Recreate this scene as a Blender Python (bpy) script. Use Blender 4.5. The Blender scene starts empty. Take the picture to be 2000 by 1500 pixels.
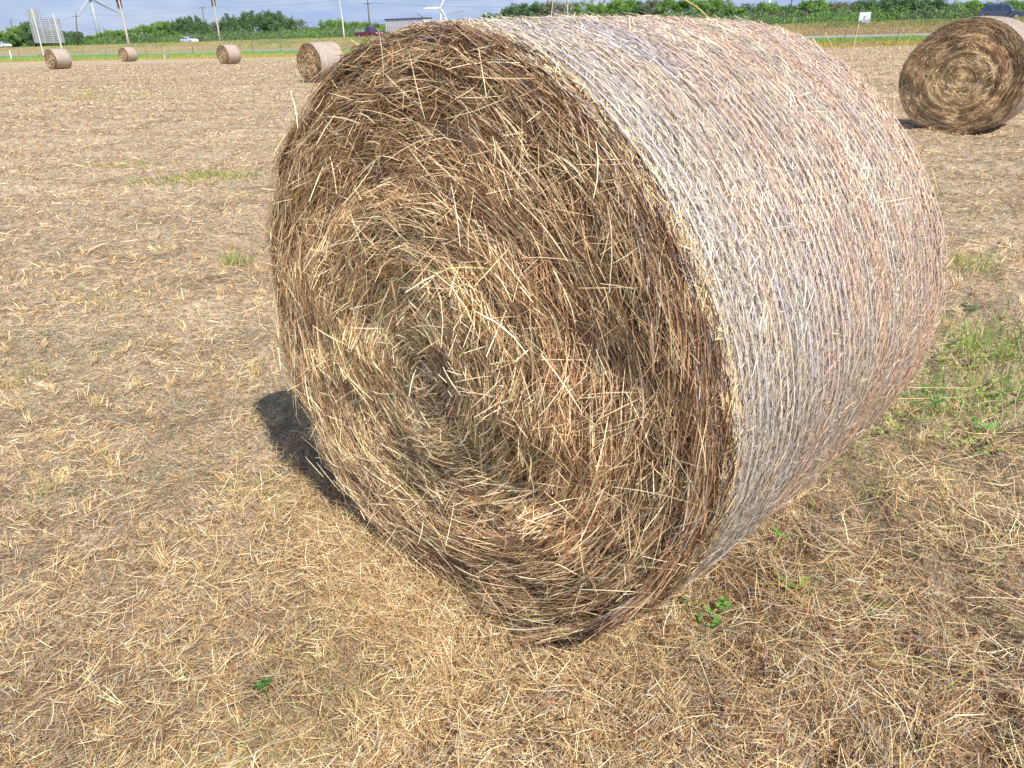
import bpy, math, random
import numpy as np
from mathutils import Matrix, Vector
R = math.radians
random.seed(7)
rng = np.random.default_rng(11)
scene = bpy.context.scene

# ------------------------------------------------------------------ camera
FPX, PITCH, ROLL, CH = 1456.94, 0.4339, -0.0242, 1.4395
fw = np.array([0, math.cos(PITCH), -math.sin(PITCH)])
up0 = np.array([0, math.sin(PITCH), math.cos(PITCH)])
rt0 = np.array([1.0, 0, 0])
rt = rt0 * math.cos(ROLL) + up0 * math.sin(ROLL)
up = -rt0 * math.sin(ROLL) + up0 * math.cos(ROLL)
CAM = np.array([0, 0, CH])
cd = bpy.data.cameras.new('camera'); cam = bpy.data.objects.new('camera', cd)
scene.collection.objects.link(cam); scene.camera = cam
m = Matrix.Identity(4)
for i in range(3):
    m[i][0] = rt[i]; m[i][1] = up[i]; m[i][2] = -fw[i]; m[i][3] = CAM[i]
cam.matrix_world = m
cd.sensor_fit = 'HORIZONTAL'; cd.sensor_width = 36; cd.lens = FPX / 2000 * 36
cd.clip_start = 0.05; cd.clip_end = 9000

# ------------------------------------------------------------------ light
SUN_AZ, SUN_EL = R(149.4), R(50)
w = bpy.data.worlds.new('World'); scene.world = w; w.use_nodes = True
nt = w.node_tree; nt.nodes.clear()
out = nt.nodes.new('ShaderNodeOutputWorld'); bg = nt.nodes.new('ShaderNodeBackground')
sky = nt.nodes.new('ShaderNodeTexSky'); sky.sky_type = 'NISHITA'; sky.sun_disc = False
sky.sun_elevation = SUN_EL; sky.sun_rotation = SUN_AZ; sky.dust_density = 0.6; sky.ozone_density = 2.0
tc = nt.nodes.new('ShaderNodeTexCoord'); mp = nt.nodes.new('ShaderNodeMapping')
mp.inputs['Scale'].default_value = (3, 3, 16)
nz = nt.nodes.new('ShaderNodeTexNoise'); nz.inputs['Scale'].default_value = 2.2; nz.inputs['Detail'].default_value = 5
rp = nt.nodes.new('ShaderNodeValToRGB'); rp.color_ramp.elements[0].position = 0.38; rp.color_ramp.elements[1].position = 0.72
rp.color_ramp.elements[0].color = (0.6, 0.6, 0.6, 1); rp.color_ramp.elements[1].color = (0.9, 0.9, 0.9, 1)
mx = nt.nodes.new('ShaderNodeMixRGB'); mx.inputs['Color2'].default_value = (3.5, 4.9, 8.4, 1)
nt.links.new(tc.outputs['Generated'], mp.inputs['Vector']); nt.links.new(mp.outputs[0], nz.inputs['Vector'])
nt.links.new(nz.outputs['Fac'], rp.inputs['Fac']); nt.links.new(rp.outputs['Color'], mx.inputs['Fac'])
nt.links.new(sky.outputs[0], mx.inputs['Color1']); mx2 = nt.nodes.new('ShaderNodeMixRGB'); mx2.inputs['Color2'].default_value = (6.6, 7.3, 9.0, 1)
nz2 = nt.nodes.new('ShaderNodeTexNoise'); nz2.inputs['Scale'].default_value = 3.1; nz2.inputs['Detail'].default_value = 7; nz2.inputs['Roughness'].default_value = .6
rp2 = nt.nodes.new('ShaderNodeValToRGB'); rp2.color_ramp.elements[0].position = 0.45; rp2.color_ramp.elements[1].position = 0.66
rp2.color_ramp.elements[1].color = (.75, .75, .75, 1)
nt.links.new(mp.outputs[0], nz2.inputs['Vector']); nt.links.new(nz2.outputs['Fac'], rp2.inputs['Fac']); nt.links.new(rp2.outputs['Color'], mx2.inputs['Fac'])
nt.links.new(mx.outputs[0], mx2.inputs['Color1']); nt.links.new(mx2.outputs[0], bg.inputs['Color'])
bg.inputs['Strength'].default_value = 0.078
nt.links.new(bg.outputs[0], out.inputs[0])
sl = bpy.data.lights.new('sun', 'SUN'); sl.energy = 5.0; sl.angle = R(0.53); sl.color = (1.0, 0.965, 0.91)
so = bpy.data.objects.new('sun', sl); scene.collection.objects.link(so)
sd = Vector((math.sin(SUN_AZ) * math.cos(SUN_EL), math.cos(SUN_AZ) * math.cos(SUN_EL), math.sin(SUN_EL)))
so.rotation_euler = sd.to_track_quat('Z', 'Y').to_euler(); so.location = sd * 50
vs = scene.view_settings; vs.view_transform = 'Standard'; vs.look = 'None'; vs.gamma = 1; vs.exposure = 0.42
vs.use_curve_mapping = False
scene.cycles.max_bounces = 6; scene.cycles.diffuse_bounces = 3; scene.cycles.transparent_max_bounces = 8

# ------------------------------------------------------------------ helpers
def lin(c):  # sRGB 0-255 -> linear
    c = np.asarray(c, float) / 255
    return np.where(c <= 0.04045, c / 12.92, ((c + 0.055) / 1.055) ** 2.4)
def tag(o, label=None, cat=None, group=None, kind=None):
    if label: o['label'] = label
    if cat: o['category'] = cat
    if group: o['group'] = group
    if kind: o['kind'] = kind
    return o
def empty(name, loc, rz=0):
    o = bpy.data.objects.new(name, None); scene.collection.objects.link(o)
    o.location = [float(v) for v in loc]; o.rotation_euler = (0, 0, rz); o.empty_display_size = 0.1
    return o
def link(name, me, parent=None):
    o = bpy.data.objects.new(name, me); scene.collection.objects.link(o)
    if parent: o.parent = parent
    return o
def copy_tree(o, parent=None):
    c = o.copy(); scene.collection.objects.link(c)
    if parent: c.parent = parent
    for ch in o.children: copy_tree(ch, c)
    return c
def np_mesh(name, V, F, mat, col=None, smooth=False):
    """V (n,3); F (m,4) quads; col (m,3) linear face colours"""
    me = bpy.data.meshes.new(name)
    n, k = F.shape
    me.vertices.add(len(V)); me.vertices.foreach_set('co', np.ascontiguousarray(V, np.float32).ravel())
    me.loops.add(n * k); me.loops.foreach_set('vertex_index', np.ascontiguousarray(F, np.int32).ravel())
    me.polygons.add(n); me.polygons.foreach_set('loop_start', np.arange(0, n * k, k, dtype=np.int32))
    me.polygons.foreach_set('loop_total', np.full(n, k, np.int32))
    if smooth: me.polygons.foreach_set('use_smooth', np.ones(n, bool))
    if col is not None:
        a = me.attributes.new('tint', 'FLOAT_COLOR', 'FACE')
        a.data.foreach_set('color', np.concatenate([col, np.ones((n, 1))], 1).astype(np.float32).ravel())
    me.update(); me.materials.append(mat)
    return me
class Noise:  # smooth scalar field made from sines
    def __init__(s, seed, dim, octs):
        g = np.random.default_rng(seed); s.t = []
        for fr, am in octs:
            for _ in range(6):
                v = g.normal(size=dim); v /= np.linalg.norm(v)
                s.t.append((v * fr * g.uniform(.6, 1.5), g.uniform(0, 6.28), am / 2.4))
    def __call__(s, P):
        r = 0
        for v, ph, a in s.t: r = r + a * np.sin(P @ v * 6.283 + ph)
        return r
def unit(v): return v / (np.linalg.norm(v, axis=-1, keepdims=True) + 1e-9)
def strands(P, D, L, Wd, B, N, col, nseg=2, taper=0.55, roll=0.6):
    """ribbon straws: centre P, direction D, length L, width Wd, bend B, surface normal N"""
    n = len(P); S = np.cross(D, N); S = unit(S)
    a = rng.normal(0, roll, n)[:, None]; S = S * np.cos(a) + N * np.sin(a)
    t = np.linspace(-.5, .5, nseg + 1)
    V = np.empty((n, nseg + 1, 2, 3), np.float32)
    for i, tt in enumerate(t):
        c = P + D * (L * tt)[:, None] + B * (4 * tt * tt)
        hw = (Wd * .5 * (1 - (1 - taper) * abs(2 * tt) ** 2))[:, None]
        V[:, i, 0] = c - S * hw; V[:, i, 1] = c + S * hw
    base = (np.arange(n) * (nseg + 1) * 2)[:, None]
    q = np.array([[2 * i, 2 * i + 1, 2 * i + 3, 2 * i + 2] for i in range(nseg)]).ravel()
    F = (base + q[None]).reshape(-1, 4)
    return V.reshape(-1, 3), F, np.repeat(col, nseg, 0)
def cat(parts):
    Vs, Fs, Cs, o = [], [], [], 0
    for V, F, C in parts:
        Vs.append(V); Fs.append(F + o); Cs.append(C); o += len(V)
    return np.concatenate(Vs), np.concatenate(Fs), np.concatenate(Cs)

# ------------------------------------------------------------------ materials
def mat_new(name):
    M = bpy.data.materials.new(name); M.use_nodes = True
    return M, M.node_tree, M.node_tree.nodes['Principled BSDF']
def mat_tint(name, rough=.6, spec=.3, mult=1.0, var=0.0, vscale=40, trans=0.0):
    M, t, b = mat_new(name)
    a = t.nodes.new('ShaderNodeAttribute'); a.attribute_name = 'tint'
    src = a.outputs['Color']
    if var:
        c = t.nodes.new('ShaderNodeTexCoord'); n = t.nodes.new('ShaderNodeTexNoise'); n.inputs['Scale'].default_value = vscale
        n.inputs['Detail'].default_value = 3
        t.links.new(c.outputs['Object'], n.inputs['Vector'])
        mr = t.nodes.new('ShaderNodeMapRange'); mr.inputs['From Min'].default_value = .3; mr.inputs['From Max'].default_value = .7
        mr.inputs['To Min'].default_value = mult * (1 - var); mr.inputs['To Max'].default_value = mult * (1 + var)
        t.links.new(n.outputs['Fac'], mr.inputs['Value'])
        vm = t.nodes.new('ShaderNodeVectorMath'); vm.operation = 'SCALE'
        t.links.new(src, vm.inputs[0]); t.links.new(mr.outputs[0], vm.inputs['Scale']); src = vm.outputs[0]
    t.links.new(src, b.inputs['Base Color'])
    b.inputs['Roughness'].default_value = rough; b.inputs['Specular IOR Level'].default_value = spec
    if trans:
        tr = t.nodes.new('ShaderNodeBsdfTranslucent'); t.links.new(src, tr.inputs['Color'])
        ms = t.nodes.new('ShaderNodeMixShader'); ms.inputs[0].default_value = trans
        t.links.new(b.outputs[0], ms.inputs[1]); t.links.new(tr.outputs[0], ms.inputs[2])
        t.links.new(ms.outputs[0], t.nodes['Material Output'].inputs[0])
    return M
def mat_noise(name, cols, scale=5, rough=.8, detail=6, bump=0, bscale=None, spec=.2, metal=0, mapping=None):
    M, t, b = mat_new(name)
    c = t.nodes.new('ShaderNodeTexCoord'); n = t.nodes.new('ShaderNodeTexNoise')
    n.inputs['Scale'].default_value = scale; n.inputs['Detail'].default_value = detail
    v = c.outputs['Object']
    if mapping:
        q = t.nodes.new('ShaderNodeMapping'); q.inputs['Scale'].default_value = mapping
        t.links.new(v, q.inputs['Vector']); v = q.outputs[0]
    t.links.new(v, n.inputs['Vector'])
    r = t.nodes.new('ShaderNodeValToRGB'); e = r.color_ramp.elements
    while len(e) < len(cols): e.new(.5)
    for i, cc in enumerate(cols):
        e[i].position = .3 + .4 * i / max(1, len(cols) - 1); e[i].color = (*cc, 1)
    t.links.new(n.outputs['Fac'], r.inputs['Fac']); t.links.new(r.outputs[0], b.inputs['Base Color'])
    b.inputs['Roughness'].default_value = rough; b.inputs['Specular IOR Level'].default_value = spec
    b.inputs['Metallic'].default_value = metal
    if bump:
        n2 = t.nodes.new('ShaderNodeTexNoise'); n2.inputs['Scale'].default_value = bscale or scale * 6; n2.inputs['Detail'].default_value = 5
        t.links.new(v, n2.inputs['Vector'])
        bp = t.nodes.new('ShaderNodeBump'); bp.inputs['Strength'].default_value = bump; bp.inputs['Distance'].default_value = .02
        t.links.new(n2.outputs['Fac'], bp.inputs['Height']); t.links.new(bp.outputs[0], b.inputs['Normal'])
    return M
STRAW = mat_tint('straw', .55, .35)
STRAW_SIDE = mat_tint('wrapped straw', .6, .3)
LEAF = mat_tint('leaf', .55, .3, trans=.25)
BARK = mat_noise('bark', [(.16, .13, .11), (.34, .30, .26)], 8, .9, bump=.5)
def plain(name, c, rough=.6, spec=.3, metal=0, var=.08, scale=6):
    c = np.array(c)
    return mat_noise(name, [tuple(c * (1 - var)), tuple(np.minimum(c * (1 + var), 1))], scale, rough, 4, spec=spec, metal=metal)

# field ground: stubble seen from afar, with soil between
def mat_field():
    M, t, b = mat_new('stubble field')
    c = t.nodes.new('ShaderNodeTexCoord')
    def N(scale, detail=6, rough=.6, mp=None):
        n = t.nodes.new('ShaderNodeTexNoise'); n.inputs['Scale'].default_value = scale
        n.inputs['Detail'].default_value = detail; n.inputs['Roughness'].default_value = rough
        if mp:
            q = t.nodes.new('ShaderNodeMapping'); q.inputs['Scale'].default_value = mp
            q.inputs['Rotation'].default_value = (0, 0, R(18))
            t.links.new(c.outputs['Object'], q.inputs['Vector']); t.links.new(q.outputs[0], n.inputs['Vector'])
        else: t.links.new(c.outputs['Object'], n.inputs['Vector'])
        return n.outputs['Fac']
    def ramp(f, stops):
        r = t.nodes.new('ShaderNodeValToRGB'); e = r.color_ramp.elements
        while len(e) < len(stops): e.new(.5)
        for i, (p, cc) in enumerate(stops): e[i].position = p; e[i].color = (*cc, 1)
        t.links.new(f, r.inputs['Fac']); return r.outputs['Color']
    def mix(f, a, bb, typ='MIX'):
        x = t.nodes.new('ShaderNodeMixRGB'); x.blend_type = typ
        if isinstance(f, float): x.inputs['Fac'].default_value = f
        else: t.links.new(f, x.inputs['Fac'])
        t.links.new(a, x.inputs['Color1']); t.links.new(bb, x.inputs['Color2']); return x.outputs[0]
    fine = mix(1.0, ramp(N(95, 6, .8), [(.33, (.15, .115, .085)), (.5, (.46, .375, .28)), (.62, (.86, .75, .59))]), ramp(N(13, 8, .75), [(.3, (.55, .53, .50)), (.5, (.95, .94, .92)), (.7, (1.2, 1.17, 1.12))]), 'MULTIPLY')
    mid = ramp(N(.75, 9, .72, (1, 3, 1)), [(.36, (.60, .565, .52)), (.5, (.90, .87, .80)), (.64, (1.12, 1.08, .98))])
    big = ramp(N(.06, 3, .5, (1, 5, 1)), [(.35, (.86, .84, .8)), (.65, (1.05, 1.03, 1.0))])
    col = mix(1.0, mix(1.0, fine, mid, 'MULTIPLY'), big, 'MULTIPLY')
    gm = ramp(N(.16, 6, .7, (1, 2.2, 1)), [(.60, (0, 0, 0)), (.70, (.4, .4, .4))])
    gc = ramp(N(9, 6), [(.3, (.12, .16, .05)), (.7, (.28, .34, .12))])
    col = mix(gm, col, gc)
    t.links.new(col, b.inputs['Base Color']); b.inputs['Roughness'].default_value = .95; b.inputs['Specular IOR Level'].default_value = .1
    bp = t.nodes.new('ShaderNodeBump'); bp.inputs['Strength'].default_value = .9; bp.inputs['Distance'].default_value = .03
    t.links.new(N(22, 10, .7), bp.inputs['Height']); t.links.new(bp.outputs[0], b.inputs['Normal'])
    return M

# ------------------------------------------------------------------ terrain
def hzy(px): return 99 - .0242 * px
def at(px, py, z): return CAM + z * (fw + rt * (px - 1000) / FPX - up * (py - 750) / FPX)
def rel(px, r, z): return at(px, hzy(px) + r, z)     # r pixels below the horizon at depth z
DV = np.array([.946, -.324])
# (depth left, rows below horizon left, depth right, rows below horizon right) at columns 300 and 1700
FEAT = [('edge', 91, None, 66, None), ('verge', 100, 21, 70, 23), ('green', 139, 13.2, 77, 15.2), ('road', 149, 10.4, 82, 9.6),
        ('toe', 153, 9.6, 84, 8.6), ('mid', 163, 1, 88.5, -3), ('top', 172, -6.5, 93, -12.5), ('lane0', 175, None, 96, None),
        ('lane1', 190, None, 108, None), ('trees', 198, None, 116, None)]
lines = []
for nm, zl, rl, zr, rr in FEAT:
    A = rel(300, rl if rl is not None else 10, zl); B = rel(1700, rr if rr is not None else 10, zr)
    if nm == 'edge': A = np.array([-43.0, 100.1, 0]); B = np.array([33.2, 73.9, 0])
    if nm in ('lane0', 'lane1'): A[2] = B[2] = 2.15
    if nm == 'trees': A[2] = B[2] = 2.0
    A0 = A.copy(); A0[:2] -= DV * 900; A0[2] = A[2]
    d = A[:2] - B[:2]; d /= np.linalg.norm(d)
    A1 = A.copy(); A1[:2] += d * 70                        # keep the line straight through the frame
    A0 = A1.copy(); A0[:2] -= DV * 900
    B1 = B.copy(); B1[:2] -= d * 18; B2 = B1.copy(); B2[:2] += DV * 900
    lines.append(np.array([A0, A1, A, B, B1, B2]))
def hit(line, az):
    s, c = math.sin(az), math.cos(az); best = None
    for a, b in zip(line[:-1], line[1:]):
        ca = a[0] * c - a[1] * s; cb = b[0] * c - b[1] * s
        if (ca <= 0) != (cb <= 0):
            k = ca / (ca - cb); p = a + (b - a) * k
            r = p[0] * s + p[1] * c
            if r > 0 and (best is None or r < best[0]): best = (r, p[2])
    return best
AZL = R(56)
def prof(az):
    az = max(-AZL, min(AZL, az)); L = [(0.0, 0.0)]
    for l in lines:
        h = hit(l, az) or (L[-1][0] + 5, L[-1][1])
        L.append((max(h[0], L[-1][0] + 1.0), h[1]))
    return L
micro = Noise(5, 2, [(.35, .03), (1.4, .016), (4.0, .011), (11, .005)])
def mic(x, y, r): return micro(np.stack([x, y], -1)) * np.exp(-((r / 60) ** 2)) 
_pc = [prof(a) for a in np.linspace(-AZL, AZL, 400)]
def ground_z(x, y):
    az = math.atan2(x, y); r = math.hypot(x, y)
    L = _pc[int(round((max(-AZL, min(AZL, az)) + AZL) / (2 * AZL) * 399))]
    return float(np.interp(r, [p[0] for p in L], [p[1] for p in L]) + (mic(np.array(x), np.array(y), r) if r < L[1][0] else 0))
azs = np.concatenate([np.linspace(-AZL, AZL, 460), np.linspace(AZL, 2 * math.pi - AZL, 60)[1:]])
NC = len(azs); P = [prof(a if a <= math.pi else a - 2 * math.pi) for a in azs]
sn, cs = np.sin(azs), np.cos(azs)
def rowmesh(name, rows, mat, label=None, smooth=True):
    V = np.concatenate(rows); nr = len(rows); i = np.arange(NC); j = (i + 1) % NC; F = []
    for k in range(nr - 1): F.append(np.stack([k * NC + i, k * NC + j, (k + 1) * NC + j, (k + 1) * NC + i], 1))
    me = np_mesh(name, V, np.concatenate(F)[:, ::-1], mat, smooth=smooth)
    return tag(link(name, me), kind='structure')
edge_r = np.array([p[1][0] for p in P])
rows = []
for k in range(230):
    q = k / 229; r = .25 * (edge_r / .25) ** q
    x, y = r * sn, r * cs
    zz = mic(x, y, r) * np.clip((edge_r - r) / 10, 0, 1)
    if k == 0: zz[:] = zz.mean()
    rows.append(np.stack([x, y, zz], 1))
rows.insert(0, np.tile([[0, 0, rows[0][0, 2]]], (NC, 1)) + rows[0] * [0.004, 0.004, 0])
rowmesh('field', rows, mat_field())
def frow(i): 
    r = np.array([p[i][0] for p in P]); z = np.array([p[i][1] for p in P])
    return np.stack([r * sn, r * cs, z], 1)
def between(a, b, n): return [frow(a) * (1 - k / n) + frow(b) * (k / n) for k in range(n + 1)]
M_VERGE = mat_noise('dry verge', [(.22, .17, .08), (.36, .31, .13), (.44, .38, .19)], .8, .95, bump=.6, mapping=(1, 2, 1))
M_GREEN = mat_noise('mown green verge', [(.08, .19, .045), (.12, .27, .065), (.20, .32, .10)], .35, .95, bump=.5, mapping=(.5, 2, 1))
M_SROAD = mat_noise('pale road', [(.22, .20, .17), (.30, .275, .235)], .6, .9)
M_BERM = mat_noise('embankment grass', [(.26, .18, .11), (.36, .28, .16), (.30, .29, .14)], .25, .95, bump=.8)
M_ASPH = mat_noise('asphalt', [(.05, .05, .05), (.08, .078, .075)], 3, .9)
M_FAR = mat_noise('far land', [(.12, .16, .06), (.2, .22, .1)], .02, .95)
rowmesh('dry_verge', between(1, 2, 3), M_VERGE); rowmesh('green_verge', between(2, 3, 3), M_GREEN)
rowmesh('service_road', between(3, 4, 2), M_SROAD)
rowmesh('embankment', [frow(4), frow(5), frow(6), frow(7), frow(8)], M_BERM)
rowmesh('highway', between(8, 9, 2), M_ASPH)
fr = frow(10); far = fr.copy(); far[:, 0] = sn * 6000; far[:, 1] = cs * 6000; far[:, 2] = 0
rowmesh('far_land', [frow(9), fr, fr * .5 + far * .5 * [1, 1, 0] + fr * [0, 0, .5], far], M_FAR)

# ------------------------------------------------------------------ big bale frame
YAW = .795; AX = np.array([math.sin(YAW), math.cos(YAW), 0]); WX = np.array([math.cos(YAW), -math.sin(YAW), 0])
BC = np.array([-.1753, 1.725, 0.0]); BL = 1.16
# outline radius against angle (degrees in the end plane, centre 0.73 up)
_oa = np.array([-176, -160, -142, -128, -100, -70, -54, -40, -23, -6, 3, 16, 31, 44, 56, 66, 82, 100, 120, 139, 155, 168])
_or = np.array([.812, .80, .79, .775, .742, .752, .772, .778, .785, .794, .793, .780, .762, .752, .748, .748, .742, .736, .742, .755, .775, .798])
def outl(th, k=1.0):
    d = (np.degrees(th) + 180) % 360 - 180
    r = np.interp(d, np.concatenate([_oa - 360, _oa, _oa + 360]), np.concatenate([_or, _or, _or]))
    return r * k
STR = {  # straw colours, sRGB
    'gold': lin((232, 198, 142)), 'pale': lin((246, 228, 182)), 'tan': lin((202, 158, 112)), 'brown': lin((142, 98, 68)),
    'dark': lin((92, 62, 44)), 'rust': lin((182, 122, 88)), 'grey': lin((178, 168, 158)), 'green': lin((176, 180, 104)), 'cream': lin((226, 206, 164)),
    'straw': lin((212, 182, 134)), 'lilac': lin((186, 176, 178))}
def pick(n, wts):
    ks = list(wts); pr = np.array([wts[k] for k in ks], float); pr /= pr.sum()
    c = np.stack([STR[k] for k in ks])[rng.choice(len(ks), n, p=pr)]
    return c * rng.uniform(.72, 1.15, (n, 1))

M_CORE_END = mat_noise('packed hay end', [(.07, .045, .028), (.15, .10, .06), (.25, .17, .10)], 26, .9, 8, bump=1, bscale=60)
def mat_side():
    M, t, b = mat_new('packed hay side')
    c = t.nodes.new('ShaderNodeTexCoord')
    def N(mp, detail):
        q = t.nodes.new('ShaderNodeMapping'); q.inputs['Scale'].default_value = mp
        n = t.nodes.new('ShaderNodeTexNoise'); n.inputs['Scale'].default_value = 1; n.inputs['Detail'].default_value = detail
        t.links.new(c.outputs['Object'], q.inputs['Vector']); t.links.new(q.outputs[0], n.inputs['Vector']); return n.outputs['Fac']
    r = t.nodes.new('ShaderNodeValToRGB'); e = r.color_ramp.elements
    e.new(.5)
    for i, (p, cc) in enumerate([(.3, (.22, .16, .125)), (.5, (.42, .33, .26)), (.7, (.58, .48, .39))]): e[i].position = p; e[i].color = (*cc, 1)
    t.links.new(N((24, 160, 24), 8), r.inputs['Fac']); t.links.new(r.outputs[0], b.inputs['Base Color'])
    b.inputs['Roughness'].default_value = .85
    bp = t.nodes.new('ShaderNodeBump'); bp.inputs['Strength'].default_value = .8; bp.inputs['Distance'].default_value = .01
    t.links.new(N((40, 200, 40), 6), bp.inputs['Height']); t.links.new(bp.outputs[0], b.inputs['Normal'])
    return M
M_CORE_SIDE = mat_side()
M_NET = mat_tint('net wrap', .35, .5, trans=.2)

def make_bale(name, label, loc, yaw, L, n_end, n_side, n_ring, seed, sw=1.0, flyaway=60, tone=None, nth=180, etone=np.array([1.14, 1.12, 1.12]), coff=(-.01, -.05), endw=None, group='round hay bales in the mown field'):
    """local frame: x across the end, y along the axis (front end at y=0), z up"""
    global rng
    rng = np.random.default_rng(seed)
    root = empty(name, loc, -yaw); tag(root, label, 'hay bale', group)
    ZC = .73
    rel1 = Noise(seed, 3, [(2.2, .012), (6, .008)])
    ring = Noise(seed + 1, 1, [(4.0, .5), (11, .6), (26, .4)])
    brk = Noise(seed + 2, 3, [(1.3, .5), (3.0, .4)])
    dens = Noise(seed + 3, 3, [(1.5, .5), (5.0, .5)])
    def centre(q): return np.stack([coff[0] * (1 - q) ** 1, coff[1] * (1 - q)], -1)
    def ends(q, th, sgn=-1):    # q in 0..1 radius fraction -> point on the end surface
        rad = outl(th) * q; c = centre(q)
        x = rad * np.cos(th) + c[..., 0]; z = rad * np.sin(th) + c[..., 1] + ZC
        p3 = np.stack([x, z, np.full_like(x, .3)], -1)
        sp = (q + .05 * (th / 6.283) + .03 * brk(p3 * .8))[..., None]
        bul = .035 * (1 - q ** 2) - .035 * np.clip((q - .93) / .07, 0, 1) ** 2
        dep = bul + rel1(p3) * 1.2 + .012 * ring(sp) * np.clip(q * 3, 0.3, 1)
        return np.stack([x, sgn * dep + (0 if sgn < 0 else L), z], -1)
    # core body: side plus both ends
    nq, ny = 26, 30
    th = np.linspace(-math.pi, math.pi, nth, endpoint=False)
    rows = []
    for k in range(nq): rows.append(ends(np.full(nth, max(k / nq, .004)), th) + [0, .012, 0])
    for k in range(ny + 1):
        y = .035 + (L - .065) * k / ny
        rr = outl(th) * (1 + .012 * math.sin(math.pi * k / ny)) - .008 + .006 * np.sin(th * 5 + k * .3)
        if k in (0, ny): rr = rr - .030
        rows.append(np.stack([rr * np.cos(th), np.full(nth, y), rr * np.sin(th) + ZC], 1))
    for k in range(nq - 1, -1, -1): rows.append(ends(np.full(nth, max(k / nq, .004)), th, 1) - [0, .012, 0])
    V = np.concatenate(rows); V[:, 2] = np.maximum(V[:, 2], .006); i = np.arange(nth); j = (i + 1) % nth
    F = np.concatenate([np.stack([k * nth + i, k * nth + j, (k + 1) * nth + j, (k + 1) * nth + i], 1) for k in range(len(rows) - 1)])
    me = np_mesh('bale_core', V, F, M_CORE_END, smooth=True); me.materials.append(M_CORE_SIDE)
    mi = np.zeros(len(F), np.int32); mi[nq * nth:(nq + ny) * nth] = 1; me.polygons.foreach_set('material_index', mi)
    link('bale_core', me, root)
    # swirl of straw on the end
    S = []
    def endset(n, lmin, lmax, wmin, wmax, spread, lift, cross, wts, sgn=-1, nseg=3, qmin=0.0, qmax=.985, gain=1.0):
        q = np.sqrt(rng.uniform(qmin ** 2, qmax ** 2, n)); t_ = rng.uniform(-math.pi, math.pi, n)
        Pm = ends(q, t_, sgn)
        keep = Pm[:, 2] > .012; q, t_, Pm = q[keep], t_[keep], Pm[keep]; n = len(q)
        e1 = ends(q, t_ + .03 / np.maximum(q, .1), sgn) - Pm; T = unit(e1)
        Rd = unit(ends(np.minimum(q + .02, 1), t_, sgn) - Pm)
        N = np.tile([0, sgn * 1.0, 0], (n, 1))
        a = rng.normal(0, spread, n) + .10
        cr = rng.random(n) < cross; a[cr] = rng.uniform(-1.6, 1.6, cr.sum())
        elev = rng.normal(0, .07, n) + cr * rng.normal(.05, .15, n)
        D = unit(T * np.cos(a)[:, None] + Rd * np.sin(a)[:, None] + N * elev[:, None])
        Ln = rng.uniform(lmin, lmax, n) * rng.uniform(.6, 1, n) * np.clip(q * 2.5, .45, 1)
        room = np.clip((1.0 - q) * .77 / np.maximum(np.abs(np.sin(a)), .05) * 1.8 + .02, 0, 1); Ln = np.minimum(Ln, np.maximum(room, .03))
        rad = np.maximum(q * .76, .07)
        B = -Rd * (Ln ** 2 / (8 * rad) * np.cos(a) ** 2)[:, None] + rng.normal(0, .035, (n, 3)) * Ln[:, None] * [1, .35, 1]
        Pm = Pm + N * (rng.exponential(lift, n)[:, None]) + Rd * 0
        Wd = rng.uniform(wmin, wmax, n) * sw
        c = pick(n, wts)
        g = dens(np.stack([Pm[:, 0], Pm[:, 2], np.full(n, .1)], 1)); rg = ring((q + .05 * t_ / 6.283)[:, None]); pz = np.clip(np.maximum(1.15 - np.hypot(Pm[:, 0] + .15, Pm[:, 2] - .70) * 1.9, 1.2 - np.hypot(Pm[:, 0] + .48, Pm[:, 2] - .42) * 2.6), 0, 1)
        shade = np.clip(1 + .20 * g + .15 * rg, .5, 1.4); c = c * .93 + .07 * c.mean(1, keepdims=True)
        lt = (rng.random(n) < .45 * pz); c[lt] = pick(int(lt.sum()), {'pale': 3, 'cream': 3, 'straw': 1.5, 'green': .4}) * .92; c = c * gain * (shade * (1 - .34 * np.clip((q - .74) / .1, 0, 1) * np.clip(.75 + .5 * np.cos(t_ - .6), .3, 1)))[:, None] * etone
        if tone is not None: c = c * tone
        S.append(strands(Pm, D, Ln, Wd, B, N, c, nseg))
    ww = endw or {'gold': 3.5, 'pale': 2.2, 'straw': 2, 'tan': 3.5, 'brown': 2.5, 'dark': 1.2, 'rust': .5, 'green': .12}
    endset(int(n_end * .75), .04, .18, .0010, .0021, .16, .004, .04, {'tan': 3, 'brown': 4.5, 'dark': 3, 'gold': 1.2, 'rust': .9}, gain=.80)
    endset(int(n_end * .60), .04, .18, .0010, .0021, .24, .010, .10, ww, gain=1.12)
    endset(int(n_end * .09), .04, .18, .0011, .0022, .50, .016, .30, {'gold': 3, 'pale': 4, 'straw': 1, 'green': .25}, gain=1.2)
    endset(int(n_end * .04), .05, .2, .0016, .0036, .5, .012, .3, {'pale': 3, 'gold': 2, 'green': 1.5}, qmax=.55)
    if flyaway: endset(flyaway * 3, .08, .26, .0014, .0026, 1.2, .022, .8, {'pale': 3, 'gold': 3})
    endset(int(n_end * .15), .08, .3, .004, .008, .3, .006, .1, ww, sgn=1)
    if n_end > 20000:
        endset(int(n_end * .10), .10, .38, .0011, .0022, .05, .006, .0, {'lilac': .6, 'grey': 1, 'brown': 3, 'dark': 1, 'tan': 2, 'gold': 2}, qmin=.95, qmax=1.0, nseg=5)
        endset(int(n_end * .018), .12, .40, .0013, .0024, .10, .010, .0, {'gold': 3, 'pale': 2}, qmin=.70, qmax=.99, nseg=5)
        endset(int(n_end * .12), .03, .09, .0010, .0018, 1.0, .012, .5, {'tan': 3, 'gold': 2, 'straw': 2, 'rust': 1})
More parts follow.
